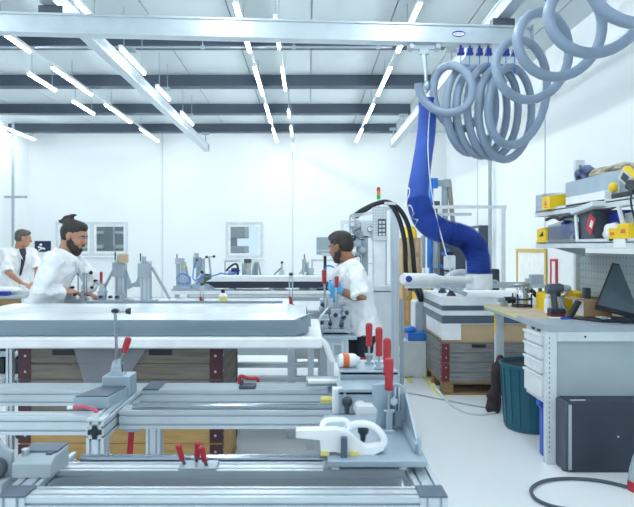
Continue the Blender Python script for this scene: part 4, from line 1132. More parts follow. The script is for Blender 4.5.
for y0, y1, h, nm in ((3.73, 3.83, .085, 'small yellow box with red print, the farther of the pair'), (3.6, 3.725, .11, 'yellow box with red print, the nearer of the pair')):
    t = thing('carton', nm + ' on the lower shelf', 'carton', (X0 + .04, (y0 + y1) / 2, S1), 'yellow boxes on the lower shelf')
    m = MB(); m.box(X0 + .0, X0 + .075, y0, y1, S1, S1 + h); m.build('body', M['yellow'], t, bevel=.003)
    m = MB()
    for k in range(4): m.box(X0 - .0015, X0 + .001, y0 + .025 + k * .014, y0 + .035 + k * .014, S1 + h * .45, S1 + h * .68)
    m.build('red_print', M['orange'], t)

# on the worktop
Z = BZ1
def onb(px, py, d): return W(px, py, d)
# spray gun in its black wire stand
p = V((W(522, 305, 5.2).x, 5.2, Z))
t = thing('spray_gun', 'silver spray gun standing in a black wire stand on the workbench', 'spray gun', p)
m = MB(); m.lathe([(.04, .03), (.055, .035), (.055, .11), (.035, .14), (.02, .16)], p, seg=18); m.build('cup', M['steel'], t)
m = MB(); m.tube([p + V((0, 0, .155)), p + V((0, 0, .19))], .022, 12); m.tube([p + V((-.07, 0, .195)), p + V((-.02, 0, .2)), p + V((.06, 0, .205))], [.012, .024, .02], 12); m.tube([p + V((.05, 0, .2)), p + V((.1, 0, .13))], [.018, .02], 12); m.build('gun_body', M['steel'], t)
m = MB(); m.tube([p + V((.075, 0, .16)), p + V((.13, 0, .1))], [.02, .022], 10); m.build('handle', M['black'], t)
m = MB()
for z in (.015, .075): m.tube([p + V((.085 * math.cos(a * .3927), .085 * math.sin(a * .3927), z)) for a in range(17)], .007, 6)
for a in range(4): m.rod(p + V((.085 * math.cos(a * 1.57 + .8), .085 * math.sin(a * 1.57 + .8), 0)), p + V((.085 * math.cos(a * 1.57 + .8), .085 * math.sin(a * 1.57 + .8), .12)), .007, 6)
m.build('wire_stand', M['black'], t)
p = V((W(510, 300, 5.3).x, 5.3, Z))
t = thing('air_gun', 'dark air tool lying at the far corner of the workbench', 'air tool', p)
m = MB(); m.tube([p + V((-.05, 0, .055)), p + V((.045, 0, .055))], .03, 12); m.build('handle', M['black'], t)
m = MB(); m.tube([p + V((-.11, 0, .055)), p + V((.06, 0, .055))], .022, 12); m.box(p.x - .08, p.x - .03, p.y - .03, p.y + .03, Z, Z + .05); m.rod(p + V((.03, 0, .055)), p + V((.06, 0, .06)), .012, 8); m.tube([p + V((.05, 0, .055)), p + V((.08, 0, .09))], .012, 8); m.build('nozzle', M['steel'], t)
p = V((W(548, 307, 4.75).x, 4.75, Z))
t = thing('bottle', 'white plastic bottle beside the cordless drill on the workbench', 'bottle', p)
m = MB(); m.lathe([(.026, 0), (.03, .005), (.03, .1), (.022, .118), (.014, .122)], p, seg=16); m.build('body', M['white'], t)
m = MB(); m.lathe([(.018, .12), (.018, .145), (.012, .15)], p, seg=12); m.build('cap', M['lgrey'], t)
p = V((W(556, 308, 4.55).x, 4.55, Z))
t = thing('cordless_drill', 'dark cordless drill standing on its battery on the workbench', 'drill', p)
m = MB(); m.box(p.x - .055, p.x + .06, p.y - .04, p.y + .04, Z + .02, Z + .06); m.build('battery', M['nblack'], t, bevel=.008)
m = MB(); m.box(p.x - .056, p.x + .058, p.y - .041, p.y + .041, Z, Z + .02); m.build('battery_foot', M['maroon'], t, bevel=.004)
m = MB(); m.tube([p + V((-.005, 0, .055)), p + V((-.015, 0, .12)), p + V((-.02, 0, .19))], [(.027, .022), (.024, .022), (.03, .024)], 12); m.build('handle', M['dgrey'], t)
m = MB(); m.tube([p + V((-.075, 0, .21)), p + V((-.065, 0, .21)), p + V((.03, 0, .215)), p + V((.05, 0, .215))], [.03, .038, .038, .03], 16); m.build('motor_housing', M['dgrey'], t)
m = MB(); m.tube([p + V((.05, 0, .215)), p + V((.07, 0, .215)), p + V((.1, 0, .215)), p + V((.115, 0, .215))], [.028, .028, .022, .012], 14); m.build('chuck', M['mgrey'], t)
m = MB(); m.box(p.x + .01, p.x + .03, p.y - .012, p.y + .012, Z + .15, Z + .185); m.build('trigger', M['black'], t)
p = V((W(567, 303, 4.62).x, 4.7, Z))
t = thing('air_tool', 'silver air tool standing between the drill and the cardboard box', 'air tool', p)
m = MB(); m.tube([p, p + V((0, 0, .03)), p + V((-.01, 0, .1)), p + V((-.02, 0, .15))], [.03, .034, .024, .03], 14); m.build('body', M['steel'], t)
m = MB(); m.tube([p + V((-.04, 0, .11)), p + V((.02, 0, .16)), p + V((.07, 0, .2))], [.012, .014, .009], 10); m.build('lever', M['steel'], t)
t = open_bin('storage_bin', M['yellow'], 'large yellow bin at the back of the worktop behind the drill', BX0 + .35, BX0 + .68, 4.82, 5.12, Z, Z + .155, front=.92)
p0 = W(582, 311, 4.5); 
t = thing('cardboard_box', 'open brown cardboard box on the workbench beside the laptop', 'box', (p0.x + .08, 4.56, Z))
x0 = p0.x; m = MB(); m.mi = 0; m.box(x0, x0 + .215, 4.47, 4.475, Z, Z + .14); m.box(x0, x0 + .215, 4.66, 4.665, Z, Z + .14); m.box(x0 + .21, x0 + .215, 4.475, 4.66, Z, Z + .14); m.box(x0, x0 + .21, 4.475, 4.66, Z, Z + .006); m.mi = 1; m.box(x0, x0 + .005, 4.475, 4.66, Z + .006, Z + .14)
m.build('body', [M['card'], M['paper']], t)
m = MB(); m.box(x0 - .055, x0 + .0, 4.47, 4.475, Z + .13, Z + .139) ; m.prism([(x0, 4.47, Z + .14), (x0, 4.66, Z + .14), (x0 - .07, 4.66, Z + .13), (x0 - .07, 4.47, Z + .13)], (0, 0, .004)); m.build('flap', M['card2'], t)
m = MB(); xx = W(587, 0, 4.6).x; m.box(xx - .025, xx + .025, 4.585, 4.635, Z + .01, Z + .215); m.build('spray_can', M['dgrey'], label='dark grey block sticking out of the cardboard box', cat='block', bevel=.006)
m = MB(); c = W(574, 303, 4.38); m.cbox((c.x, 4.38, Z + .068), (.035, .05, .145), Matrix.Rotation(.5, 3, 'Y')); hs_ = m.build('handset', M['black'], label='black handset leaning against the cardboard box', cat='handset', bevel=.008)
# laptop
lx = W(612, 0, 4.2).x
t = thing('laptop', 'black laptop with tilted glossy screen at the right end of the workbench', 'laptop', (lx + .15, 4.2, Z))
m = MB(); m.box(lx + .02, lx + .36, 4.1, 4.34, Z, Z + .022); m.build('base', M['black'], t, bevel=.005)
m = MB(); m.box(lx + .04, lx + .34, 4.12, 4.28, Z + .022, Z + .025); m.build('keyboard', M['nblack'], t)
sc = MB(); P = [W(595, 306, 4.4), W(652, 320, 4.2), W(668, 274, 4.36), W(611, 267, 4.56)]
P[3] = P[2] + (P[0] - P[1])
n_ = (V(P[1]) - V(P[0])).cross(V(P[3]) - V(P[0])).normalized()
sc.prism(P, n_ * -.008); lid = sc.build('screen_lid', M['black'], t, bevel=.003)
cc = sum((V(p) for p in P), V((0, 0, 0))) / 4
sc = MB(); sc.prism([V(p).lerp(cc, .07) + n_ * .001 for p in P], n_ * .001); sc.build('screen', M['screen'], lid)
m = MB(); m.rod(P[0] - V((0, 0, .01)), P[1] - V((0, 0, .01)), .012, 10); m.build('hinge', M['black'], t)
m = MB(); a = W(566, 312, 4.35).x; m.prism([(a, 4.42, Z), (a + .3, 4.42, Z), (a + .38, 4.15, Z), (a + .16, 4.15, Z)], (0, 0, .014)); kb = m.build('mat', M['black'], label='black mat lying in front of the cardboard box and laptop', cat='mat', bevel=.003)
m = MB(); a = W(599, 312, 4.3).x; m.prism([(a, 4.36, Z + .014), (a + .13, 4.36, Z + .014), (a + .1, 4.26, Z + .014), (a + .02, 4.24, Z + .014)], (0, 0, .006)); m.build('paper', M['paper'], label='crumpled white paper lying on the black mat', cat='paper')
m = MB(); a = W(604, 317, 4.2); m.ball((a.x, 4.2, Z + .026), (.03, .02, .012), 12, 7); m.build('computer_mouse', M['mgrey'], label='small grey computer mouse on the black mat', cat='mouse')
m = MB(); a = W(562, 312, 4.36); m.prism([(a.x - .02, 4.33, Z), (a.x + .06, 4.34, Z), (a.x + .07, 4.38, Z), (a.x - .01, 4.37, Z)], (0, 0, .012)); m.build('cloth', M['bbin'], label='small bright blue cloth at the edge of the black mat', cat='cloth', bevel=.004)
m = MB(); m.prism([(a.x - .07, 4.4, Z), (a.x + .04, 4.4, Z), (a.x + .03, 4.46, Z), (a.x - .06, 4.45, Z)], (0, 0, .003)); m.build('paper', M['paper'], label='flat white paper beside the bright blue cloth', cat='paper')

# below the bench
m = MB(); m.box(1.69, 2.32, 3.905, 4.0, .0, .47) if False else None
t = thing('dark_cabinet', 'anthracite metal box standing under the near end of the workbench', 'cabinet', (2.0, 4.2, 0))
m = MB(); m.box(1.735, 2.36, 3.9, 4.2, .008, .465); m.build('body', M['nblack'], t, bevel=.006)
m = MB(); m.box(1.70, 1.735, 3.905, 4.195, .012, .46); m.build('side_frame', M['dgrey'], t, bevel=.004)
m = MB(); m.box(1.722, 1.742, 3.896, 3.912, .02, .45); m.build('corner_strip', M['mgrey'], t)
m = MB(); m.box(1.76, 1.86, 3.95, 3.965, .465, .468); m.rod((2.05, 3.902, .24), (2.05, 3.896, .24), .006, 10); m.build('lock', M['lgrey'], t)
for x in (1.72, 2.33):
    m = MB(); m.rod((x, 3.95, 0), (x, 3.95, .012), .02, 10); m.build('foot', M['black'], t)
# teal bin
c = V((1.835, 4.88, 0))
t = thing('waste_bin', 'round teal plastic waste bin beside the workbench drawers', 'bin', c)
m = MB(); prof = [(.19, 0), (.2, .01), (.228, .51), (.243, .515), (.245, .537), (.23, .542), (.22, .515), (.19, .03), (.001, .025)]
m.lathe(prof, c, seg=36); m.build('body', M['teal'], t)
m = MB(); m.lathe([(.217, .46), (.222, .46), (.224, .515), (.219, .515)], c, seg=36); m.build('liner', M['black'], t)
for k in range(10):
    a = math.pi + k * .35 - .2; b = MB(); b.tube([c + V((math.cos(a) * .202, math.sin(a) * .202, .03)), c + V((math.cos(a) * .234, math.sin(a) * .226, .5))], .006, 6); b.build('rib', M['teal'], t)
m = MB(); m.prism([(1.672, 4.2, .0), (1.715, 4.2, .0), (1.715, 4.2, .4), (1.65, 4.2, .405), (1.645, 4.2, .36), (1.672, 4.2, .34)], (0, .07, 0)); m.build('blue_bin', M['bbin'], label='narrow bright blue bin standing behind the bench leg', cat='bin', bevel=.01)
m = MB(); rr = random.Random(5)
for k in range(12):
    f = k / 11; m.ball((1.70 - .05 * (1 - f) + rr.random() * .03, 5.28 + rr.random() * .05, (.04 + f * .43)), (.075 - .035 * f, .06, .06), 9, 6)
m.build('dark_bag', mat('bag_dark', '33262C', .7, var=.3), label='dark crumpled bag on the floor between the bench leg and teal bin', cat='bag', remesh=.015, relax=2)
# bottle with red foot at the right edge
c = V((2.03, 3.62, 0))
t = thing('spray_bottle', 'grey tapered bottle with red foot on the floor at the right edge', 'bottle', c)
m = MB(); m.lathe([(.06, .05), (.055, .12), (.035, .2), (.02, .24), (.02, .3)], c, seg=18); m.build('body', M['mgrey'], t)
m = MB(); m.lathe([(.062, 0), (.066, .01), (.062, .06), (.05, .062)], c, seg=18); m.build('foot', M['red'], t)
m = MB(); m.lathe([(.026, .3), (.026, .34), (.015, .35)], c, seg=12); m.build('cap', M['dblue'], t)

# ------------------------------------------------------------------ hoses and marks on the floor
m = MB(); m.tube(smooth_path([FL(x, y, .012) for x, y in ((650, 494), (634, 489), (612, 483), (590, 479.5), (565, 478.5), (544, 481), (532, 488), (533, 496), (541, 502), (556, 507), (580, 511))], 8), .011, 8); m.build('floor_hose', M['dgrey'], label='dark blue-grey hose curving across the floor in front of the dark metal box', cat='hose')
m = MB(); m.tube(smooth_path([FL(x, y, .008) for x, y in ((396, 391), (414, 394), (440, 399), (470, 405), (500, 410))], 8), .007, 8); m.build('floor_cable', M['mgrey'], label='thin grey cable crossing the floor in front of the wooden crate', cat='cable')
m = MB(); m.tube(smooth_path([FL(x, y, .012) for x, y in ((430, 378), (438, 390), (448, 402), (460, 410), (476, 414), (492, 413), (505, 409))], 8), .011, 8); m.build('floor_hose', M['lgrey'], label='pale hose bending over the floor from the crate towards the dark bag', cat='hose')
m = MB(); m.tube(smooth_path([FL(x, y, .009) for x, y in ((392, 352), (405, 357), (422, 354), (432, 349), (438, 345))], 8), .009, 8); m.build('floor_cable', M['dgrey'], label='dark cable on the floor in front of the blue plastic box', cat='cable')
m = MB(); m.tube(smooth_path([FL(x, y, .009) for x, y in ((390, 368), (402, 366), (414, 369), (417, 374), (408, 377), (392, 376))], 8), .007, 8); m.build('floor_cable', M['mgrey'], label='loop of grey cable lying beside the yellow floor mark', cat='cable')
def mark(pts, label):
    P = [FL(x, y, .0) for x, y in pts]; m = MB(); m.prism(P, (0, 0, .003)); o = m.build('floor_marking', M['yellow2'], label=label, kind='structure')
mark([(414, 368), (418, 368), (446, 397), (440, 397)], 'yellow tape line beside the crate')
mark([(401, 371), (405, 371), (414, 383), (409, 383)], 'short yellow tape mark on the floor')
mark([(0, 372), (0, 368), (18, 362), (18, 365)], 'yellow tape line at the left')

# ------------------------------------------------------------------ crate on the right with boxes on it
RX0, RX1, RY0, RY1 = 1.35, 2.55, 5.94, 6.9
pallet(RX0, RX1, RY0, RY1, .13, 'wooden pallet under the grey crate beside the teal bin', M['woodb'])
collar(RX0, RX1, RY0, RY1, .13, .325, M['woodg'], 'lower hinged wooden collar of the crate beside the teal bin', 'hinged collars of the crate on the right')
collar(RX0, RX1, RY0, RY1, .327, .52, M['woodg'], 'upper hinged wooden collar of the crate beside the teal bin', 'hinged collars of the crate on the right', slot=(1.72,))
m = MB(); m.box(RX0 + .02, RX1 - .02, RY0 + .02, RY1 - .05, .52, .71); m.build('cardboard_box', M['card2'], label='wide brown cardboard box lying on the grey crate under the white cover', cat='box', bevel=.006)
t = thing('foam_cover', 'white cover with two grey tape stripes on top of the crate', 'cover', (RX0 + .6, RY0 + .45, .71))
m = MB(); m.box(RX0, RX1, RY0, RY1, .71, .985); m.build('body', M['foam'], t, bevel=.008)
for z0, z1 in ((.72, .8), (.85, .9)):
    m = MB(); m.box(RX0 - .003, RX1 + .003, RY0 - .003, RY1 + .003, z0, z1); m.build('tape_stripe', M['dplate'], t)
m = MB(); m.box(RX0 - .006, RX0 + .19, RY0 - .006, RY0 - .002, .555, .72); m.box(RX0 - .006, RX0 - .002, RY0 - .002, RY1 - .2, .57, .72); m.build('corner_sheet', M['foam'], t)
# profile frame with white hoses on the cover
t = thing('suction_frame', 'flat silver suction frame with white hoses lying on the white cover', 'suction frame', (1.9, 6.3, .985))
q = .985
for y in (6.1, 6.5):
    m = MB(); m.profile((1.0, y, q + .1), (2.52, y, q + .1), .04, .04); m.build('crossbar', M['alu'], t)
for x in (1.45, 1.95, 2.4):
    m = MB(); m.profile((x, 6.12, q + .14), (x, 6.48, q + .14), .04, .04); m.build('side_rail', M['alud'], t)
for x in (1.48, 2.4):
    for y in (6.1, 6.5):
        m = MB(); m.lathe([(.05, 0), (.035, .03), (.02, .05), (.02, .08)], (x, y, q), seg=14); m.build('suction_cup', M['dgrey'], t)
m = MB(); m.tube(smooth_path([(1.38, 6.15, q + .13), (1.5, 6.2, q + .22), (1.62, 6.2, q + .25), (1.75, 6.25, q + .19), (1.78, 6.3, q + .13)], 6), .024, 10); m.build('white_hose', M['white'], t)
m = MB(); m.tube([(1.3, 6.06, q + .14), (1.62, 6.02, q + .02)], .02, 10); m.build('steel_tube', M['steel'], t)
m = MB(); m.box(2.3, 2.42, 6.05, 6.15, q + .12, q + .22); m.build('valve_block', M['mgrey'], t, bevel=.004)

# ------------------------------------------------------------------ far right corner: gantry, cartons, columns
def tubebar(name, pts, r, mt, label, cat):
    t = thing(name, label, cat, (pts[0][0].x, pts[0][0].y, 0)); return t
d = 8.2
t = thing('pipe_gantry', 'white pipe gantry with crossbars behind the blue suction tube', 'gantry', (2.2, d, 0))
a = W(424, 207, d); b = W(504, 207, d)
m = MB(); m.box(a.x, b.x + .03, d - .02, d + .02, a.z - .022, a.z + .022); m.build('crossbar', M['white'], t)
for px in (503, 440):
    q = W(px, 207, d); m = MB(); m.box(q.x - .028, q.x + .028, d - .028, d + .028, 0, a.z - .022); m.build('post', M['white'], t, bevel=.004)
a2 = W(430, 214.5, d); b2 = W(470, 214.5, d)
m = MB(); m.box(a2.x, b2.x, d - .08, d - .04, a2.z - .02, a2.z + .02); m.build('lower_bar', M['lgrey'], t)
m = MB(); q = W(450, 198, d + .4); 
d = 9.0
t = thing('lifting_column', 'blue lifting column with grey jib behind the blue suction tube', 'column', (W(432, 0, d).x, d, 0))
def PB(mb, x0, x1, y0, y1, d, dep=.08): mb.pbox(x0, x1, y0, y1, d, dep)
m = MB(); a = W(430, 0, d).x; b = W(433.5, 0, d).x; m.box(a, b, d, d + .1, 0, W(0, 178, d).z); m.build('column', M['lblue'], t, bevel=.004)
m = MB(); PB(m, 434, 438, 178, 188, d - .05); m.build('sheave_cover', M['lblue'], t)
m = MB(); PB(m, 433.5, 451, 180, 186, d); PB(m, 444, 451, 179, 187, d - .03, .14); m.build('jib', M['mgrey'], t, bevel=.004)
m = MB(); a = W(444, 0, d); m.rod(W(445, 186, d + .05), V((W(444, 0, d).x, d + .05, .6)), .05, 10); m.build('mast', M['mgrey'], t)
m = MB(); m.rod(W(449, 181, d), V((W(458, 0, d).x, d + .1, 1.3)), .035, 8); m.build('strut', mat('strut_brown', '9C968C', .6), t)
m = MB(); PB(m, 434, 440, 201, 213, d - .1); m.build('switch_box', M['dgrey'], t, bevel=.006)
# cartons in two columns
d = 8.6
nmb = 0
for ci, (xa, xb) in enumerate(((402.5, 412), (412.6, 422))):
    zs = [0, .36, .72, 1.08, 1.36, 1.62]
    for k in range(5):
        a = W(xa, 0, d).x; b = W(xb, 0, d).x
        m = MB(); m.box(a, b, d, d + .4, zs[k] + .001, zs[k + 1])
        o = m.build('carton', M['card'], label='brown carton in the %s stack by the blue tube, %s from the floor' % (('left', 'right')[ci], ('first', 'second', 'third', 'fourth', 'fifth')[k]), cat='carton', group='brown cartons stacked behind the machine', bevel=.006)
        m = MB(); m.box((a + b) / 2 - .02, (a + b) / 2 + .02, d - .002, d + .001, zs[k] + .05, zs[k + 1] - .02); m.build('tape', M['card2'], o)
m = MB(); a = W(404, 0, 8.6).x; b = W(420, 0, 8.6).x
m.loft([[V((a + (b - a) * (.5 + .5 * math.cos(q)), 8.8 + .16 * math.sin(q), 1.621)) for q in [k * .5236 for k in range(12)]], [V(((a + b) / 2 + (b - a) * .45 * math.cos(q), 8.8 + .14 * math.sin(q), 1.72)) for q in [k * .5236 for k in range(12)]], [V(((a + b) / 2 + (b - a) * .3 * math.cos(q), 8.8 + .09 * math.sin(q), 1.79)) for q in [k * .5236 for k in range(12)]]])
m.build('helmet', M['yellow'], label='yellow rounded case lying on top of the brown cartons', cat='case')
# pump unit of dark housings with a white canister
d = 7.6
t = thing('pump_unit', 'dark pump unit with a white canister and blue valves beside the blue tube', 'pump', (W(445, 0, d).x, d, 0))
m = MB(); m.pbox(440, 466, 240, 276, d + .1, .4); m.build('housing', M['dgrey'], t, bevel=.01)
m = MB(); a = W(440, 276, d + .1); b = W(472, 276, d + .1); m.box(a.x - .3, b.x, d, d + .5, a.z - .03, a.z); m.build('deck', M['lgrey'], t)
for px in (424, 470):
    for y in (d + .04, d + .44):
        m = MB(); x = W(px, 0, d).x; m.box(x - .025, x + .025, y - .025, y + .025, 0, a.z - .03); m.build('leg', M['lgrey'], t)
c = W(450, 270, d - .0); m = MB(); m.lathe([(.06, 0), (.075, .01), (.075, .17), (.06, .19)], V((c.x, d + .02, c.z)), seg=18); m.build('canister', M['white'], t)
m = MB(); m.lathe([(.05, .19), (.05, .23), (.03, .24)], V((c.x, d + .02, c.z)), seg=14); m.build('canister_cap', M['black'], t)
for x0, x1, y0, y1, mt_ in ((421.5, 426, 236, 268, 'mgrey'), (433.5, 439, 236, 268, 'mgrey'), (428, 433, 236, 268, 'lblue')):
    m = MB(); p = W((x0 + x1) / 2, y1, d - .1); h_ = (y1 - y0) * d / F; r = (x1 - x0) / 2 * d / F
    m.lathe([(r * .9, 0), (r, .01), (r, h_ - .02), (r * .8, h_)], V((p.x, d - .05, p.z)), seg=14); m.build('cylinder', M[mt_], t)
for px, py in ((444, 254), (447, 250), (441, 266)):
    c = W(px, py, d - .08); m = MB(); m.cbox(c, (.06, .05, .035), Matrix.Rotation(.5, 3, 'Y')); m.build('valve', M['lblue'], t, bevel=.004)
m = MB(); m.pbox(446, 466, 272, 276, d - .1, .1); m.rod(W(452, 272, d - .08), W(452, 268, d - .08), .02, 10); m.build('manifold', M['steel'], t)
m = MB(); m.pbox(492, 501, 269, 296, 8.0, .25); a = W(496, 296, 8.0)
m = MB(); a = W(492, 269, 7.9); b = W(500, 269, 7.9); m.box(a.x, b.x, 7.9, 8.1, 0, a.z); m.build('vertical_tank', M['nblack'], label='narrow dark tank standing behind the far corner of the workbench', cat='tank', bevel=.02)
# yellow lift truck part, boxes on the floor
d = 8.14
m = MB(); a = W(417, 284, d); b = W(431, 302, d); m.box(a.x, b.x, d, d + .4, 0.0, a.z); yc = m.build('yellow_cart', M['yellow'], label='yellow cart behind the pale box under the white arm', cat='cart', bevel=.02)
m = MB(); m.tube(smooth_path([W(408, 289, 8.12), W(418, 291, 8.12), W(424, 297, 8.12), W(430, 299, 8.12)], 5), .02, 8); m.build('bumper', M['black'], yc)
d = 7.0
m = MB(); a = W(415, 302, d); b = W(431, 332, d); m.box(a.x, b.x, d, d + .3, 0.02, a.z); m.build('pale_box', M['lgrey'], label='tall pale grey box between the blue plastic box and the crate', cat='box', bevel=.01)
d = 6.75
t = thing('plastic_box', 'bright blue plastic box on a low white stand beside the pale box', 'box', (W(417, 0, d).x, d, 0))
m = MB(); a = W(408, 333, d); b = W(427, 341, d); m.box(a.x, b.x, d, d + .22, b.z, a.z); m.build('body', M['lblue'], t, bevel=.01)
m = MB(); m.box(a.x - .05, b.x, d, d + .22, 0, b.z); m.build('stand', M['white'], t, bevel=.008)
m = MB(); m.ball(((a.x + b.x) / 2 - .07, d + .1, a.z + .02), (.08, .08, .05), 10, 7); m.build('bag', M['lblue'], t)
# black hoses from the machine down to the floor
for k, (dx, lab) in enumerate(((0, 'outer'), (-7, 'inner'))):
    m = MB(); m.tube(smooth_path([W(352 + k * 4, 217, 6.35), W(364, 209 + k * 2, 6.3), W(377, 203.5, 6.25), W(388, 202 + k, 6.22), W(400 + dx * .6, 210 + k * 2, 6.2), W(408 + dx, 225, 6.2), W(412 + dx, 245, 6.2), W(415 + dx * 1.2, 274, 6.25), W(420 + dx * .6, 290, 6.75), W(424 + dx * .5, 301.5, 7.12)], 8), .024, 10)
    m.build('black_hose', M['black'], label='black hose arching over the perforated machine column, the %s of the pair' % lab, cat='hose', group='black hoses over the machine column')
# ------------------------------------------------------------------ long bench at the back with its machines
d0, d1 = 6.45, 7.2
ZT = W(0, 291, d0).z
t = thing('back_bench', 'long white bench with grey front panel behind the profile bench', 'bench', (-.4, 6.8, 0))
m = MB(); m.box(-1.5, .82, d0, d1, ZT - .04, ZT); m.build('worktop', M['white'], t, bevel=.005)
m = MB(); m.box(-1.3, .74, d0 + .03, d0 + .05, .3, ZT - .04); m.build('front_panel', M['panelgrey'], t)
m = MB(); m.box(-1.3, .74, d0 + .025, d0 + .03, ZT - .07, ZT - .045); m.build('panel_rail', M['white'], t)
for x in (-1.44, .78):
    for y in (d0 + .05, d1 - .05):
        m = MB(); m.profile((x, y, 0), (x, y, ZT - .04), .05, .05, (0, 1, 0)); m.build('leg', M['alu'], t)
ED = 6.5
def base_(px0, px1, d=6.75, dep=.2, h=.02):
    a = W(px0, 288, d).x; b = W(px1, 288, d).x; m = MB(); m.box(a, b, d - dep / 2, d + dep / 2, ZT, ZT + h); return m
# long black and white tray
t = thing('long_tray', 'long black hull shaped tray with a white lid on the back bench', 'tray', (-.5, 6.6, ZT))
a = W(205, 285, 6.55); b = W(331, 285, 6.55)
m = MB(); m.prism([(a.x + .12, 6.5, ZT + .03), (b.x, 6.5, ZT + .03), (b.x, 6.5, ZT + .1), (a.x, 6.5, ZT + .1)], (0, .22, 0)); m.build('body', M['nblack'], t, bevel=.004)
m = MB(); m.prism([(a.x + .02, 6.49, ZT + .1), (b.x + .01, 6.49, ZT + .1), (b.x + .01, 6.49, ZT + .16), (a.x + .14, 6.49, ZT + .16)], (0, .24, 0)); m.build('lid', M['white'], t, bevel=.004)
for x in (a.x + .3, -.4, b.x - .2):
    m = MB(); m.box(x - .03, x + .03, 6.52, 6.7, ZT, ZT + .03); m.build('support', M['alud'], t)
m = MB(); m.box(W(172, 0, 6.5).x, W(235, 0, 6.5).x, 6.46, 6.485, ZT, ZT + .02); m.build('edge_bar', M['alud'], label='thin silver bar along the front edge of the back bench', cat='bar')

def machine(name, px, d, label, items):
    """items: (part, kind, px0, px1, py0, py1, dz, material)"""
    t = thing(name, label, 'fixture', (W(px, 0, d).x, d, ZT))
    for it in items:
        part, kind, x0, x1, y0, y1, dd, mt = it
        D = d + dd; m = MB()
        if kind == 'box':
            p = W(x0, y1, D); q = W(x1, y0, D); z0 = max(p.z, ZT) if y1 >= 286 else p.z
            m.box(p.x, q.x, D, D + max(.03, (q.x - p.x) * .9), z0, q.z); m.build(part, M[mt], t, bevel=.004)
        elif kind == 'prof':
            p = W((x0 + x1) / 2, y1, D); q = W((x0 + x1) / 2, y0, D); w = (x1 - x0) * D / F
            m.profile((p.x, D, ZT), (p.x, D, q.z), w, w, (0, 1, 0)); m.build(part, M[mt], t)
        elif kind == 'rod':
            m.rod(W(x0, y0, D), W(x1, y1, D), .012, 8); m.build(part, M[mt], t)
        elif kind == 'thin':
            m.rod(W(x0, y0, D), W(x1, y1, D), .007, 8); m.build(part, M[mt], t)
        elif kind == 'knob':
            m.ball(W(x0, y0, D), x1 * D / F, 10, 7); m.build(part, M[mt], t)
        elif kind == 'cyl':
            p = W((x0 + x1) / 2, y1, D); q = W((x0 + x1) / 2, y0, D); r = (x1 - x0) / 2 * D / F
            m.lathe([(r * .9, 0), (r, .006), (r, q.z - p.z - .006), (r * .7, q.z - p.z)], p, seg=14); m.build(part, M[mt], t)
    return t
def loopline(t, pts, d, mt, r=.007):
    m = MB(); m.tube(smooth_path([W(x, y, d) for x, y in pts], 6), r, 8); m.build('air_line', M[mt], t)

t = machine('column_fixture', 183, 6.8, 'silver column fixture with cylinder at the left end of the back bench', [
    ('column', 'prof', 181, 186, 262, 290, .05, 'alu'), ('cylinder', 'cyl', 176, 180, 262, 286, 0, 'mgrey'), ('head_block', 'box', 175, 183, 258, 264, -.03, 'steel'), ('pin', 'thin', 177, 177, 254, 259, -.02, 'red'),
    ('base_plate', 'box', 173, 190.5, 286, 290, -.05, 'plate'), ('clamp_head', 'box', 186, 190.5, 276, 286, -.02, 'steel'), ('label_tag', 'box', 182.5, 185, 265, 268, -.0, 'yellow2'), ('brace', 'rod', 186, 190, 266, 288, .05, 'alud')])
loopline(t, [(176, 279), (181, 274), (188, 276), (189.5, 282), (184, 284), (177, 282)], 6.72, 'lblue')
t = machine('gripper_fixture', 203, 6.9, 'tall gripper fixture of joined blocks beside the silver column fixture', [
    ('base_plate', 'box', 192, 214, 284, 290, -.1, 'plate'), ('body', 'box', 196, 204, 268, 286, 0, 'steel'), ('arm', 'box', 193, 200, 257, 268, -.03, 'mgrey'), ('head_block', 'box', 194, 198, 253, 258, -.05, 'steel'),
    ('cylinder', 'cyl', 201, 205, 258, 276, -.06, 'steel'), ('knob', 'knob', 197, 1.6, 260, 0, -.09, 'dgrey'), ('knob', 'knob', 202, 1.6, 272, 0, -.09, 'black'), ('lever', 'rod', 194, 204, 284, 270, -.08, 'lgrey'), ('side_block', 'box', 204, 210, 274, 286, -.05, 'olive')])
loopline(t, [(196, 262), (193.5, 270), (194, 280), (204, 277), (212, 276), (222, 273)], 6.75, 'lblue')
t = machine('crank_fixture', 210, 6.95, 'thin post with a crossbar and two black knobs on the back bench', [
    ('base_plate', 'box', 205, 215, 284, 290, 0, 'plate'), ('post', 'rod', 212, 209, 288, 257, 0, 'steel'), ('crossbar', 'thin', 206, 214, 257, 256.5, 0, 'steel'), ('knob', 'knob', 206.5, 1.5, 257, 0, 0, 'black'), ('knob', 'knob', 214, 1.5, 256.5, 0, 0, 'black')])
t = machine('hose_fixture', 233, 6.95, 'low fixture with arching black hose left of the window on the back bench', [
    ('base_plate', 'box', 222, 246, 283, 290, 0, 'plate'), ('body', 'box', 228, 238, 270, 285, 0, 'steel'), ('post', 'thin', 225, 225, 261, 288, 0, 'alud'), ('crossbar', 'thin', 225, 240, 261, 261, 0, 'alud'), ('block', 'box', 231, 237, 268, 272, -.05, 'dblue')])
loopline(t, [(226, 271), (231, 266), (236, 264), (238, 268), (238, 275)], 6.85, 'black', .012)
loopline(t, [(220, 273), (227, 274), (236, 273), (240, 270)], 6.85, 'lblue')
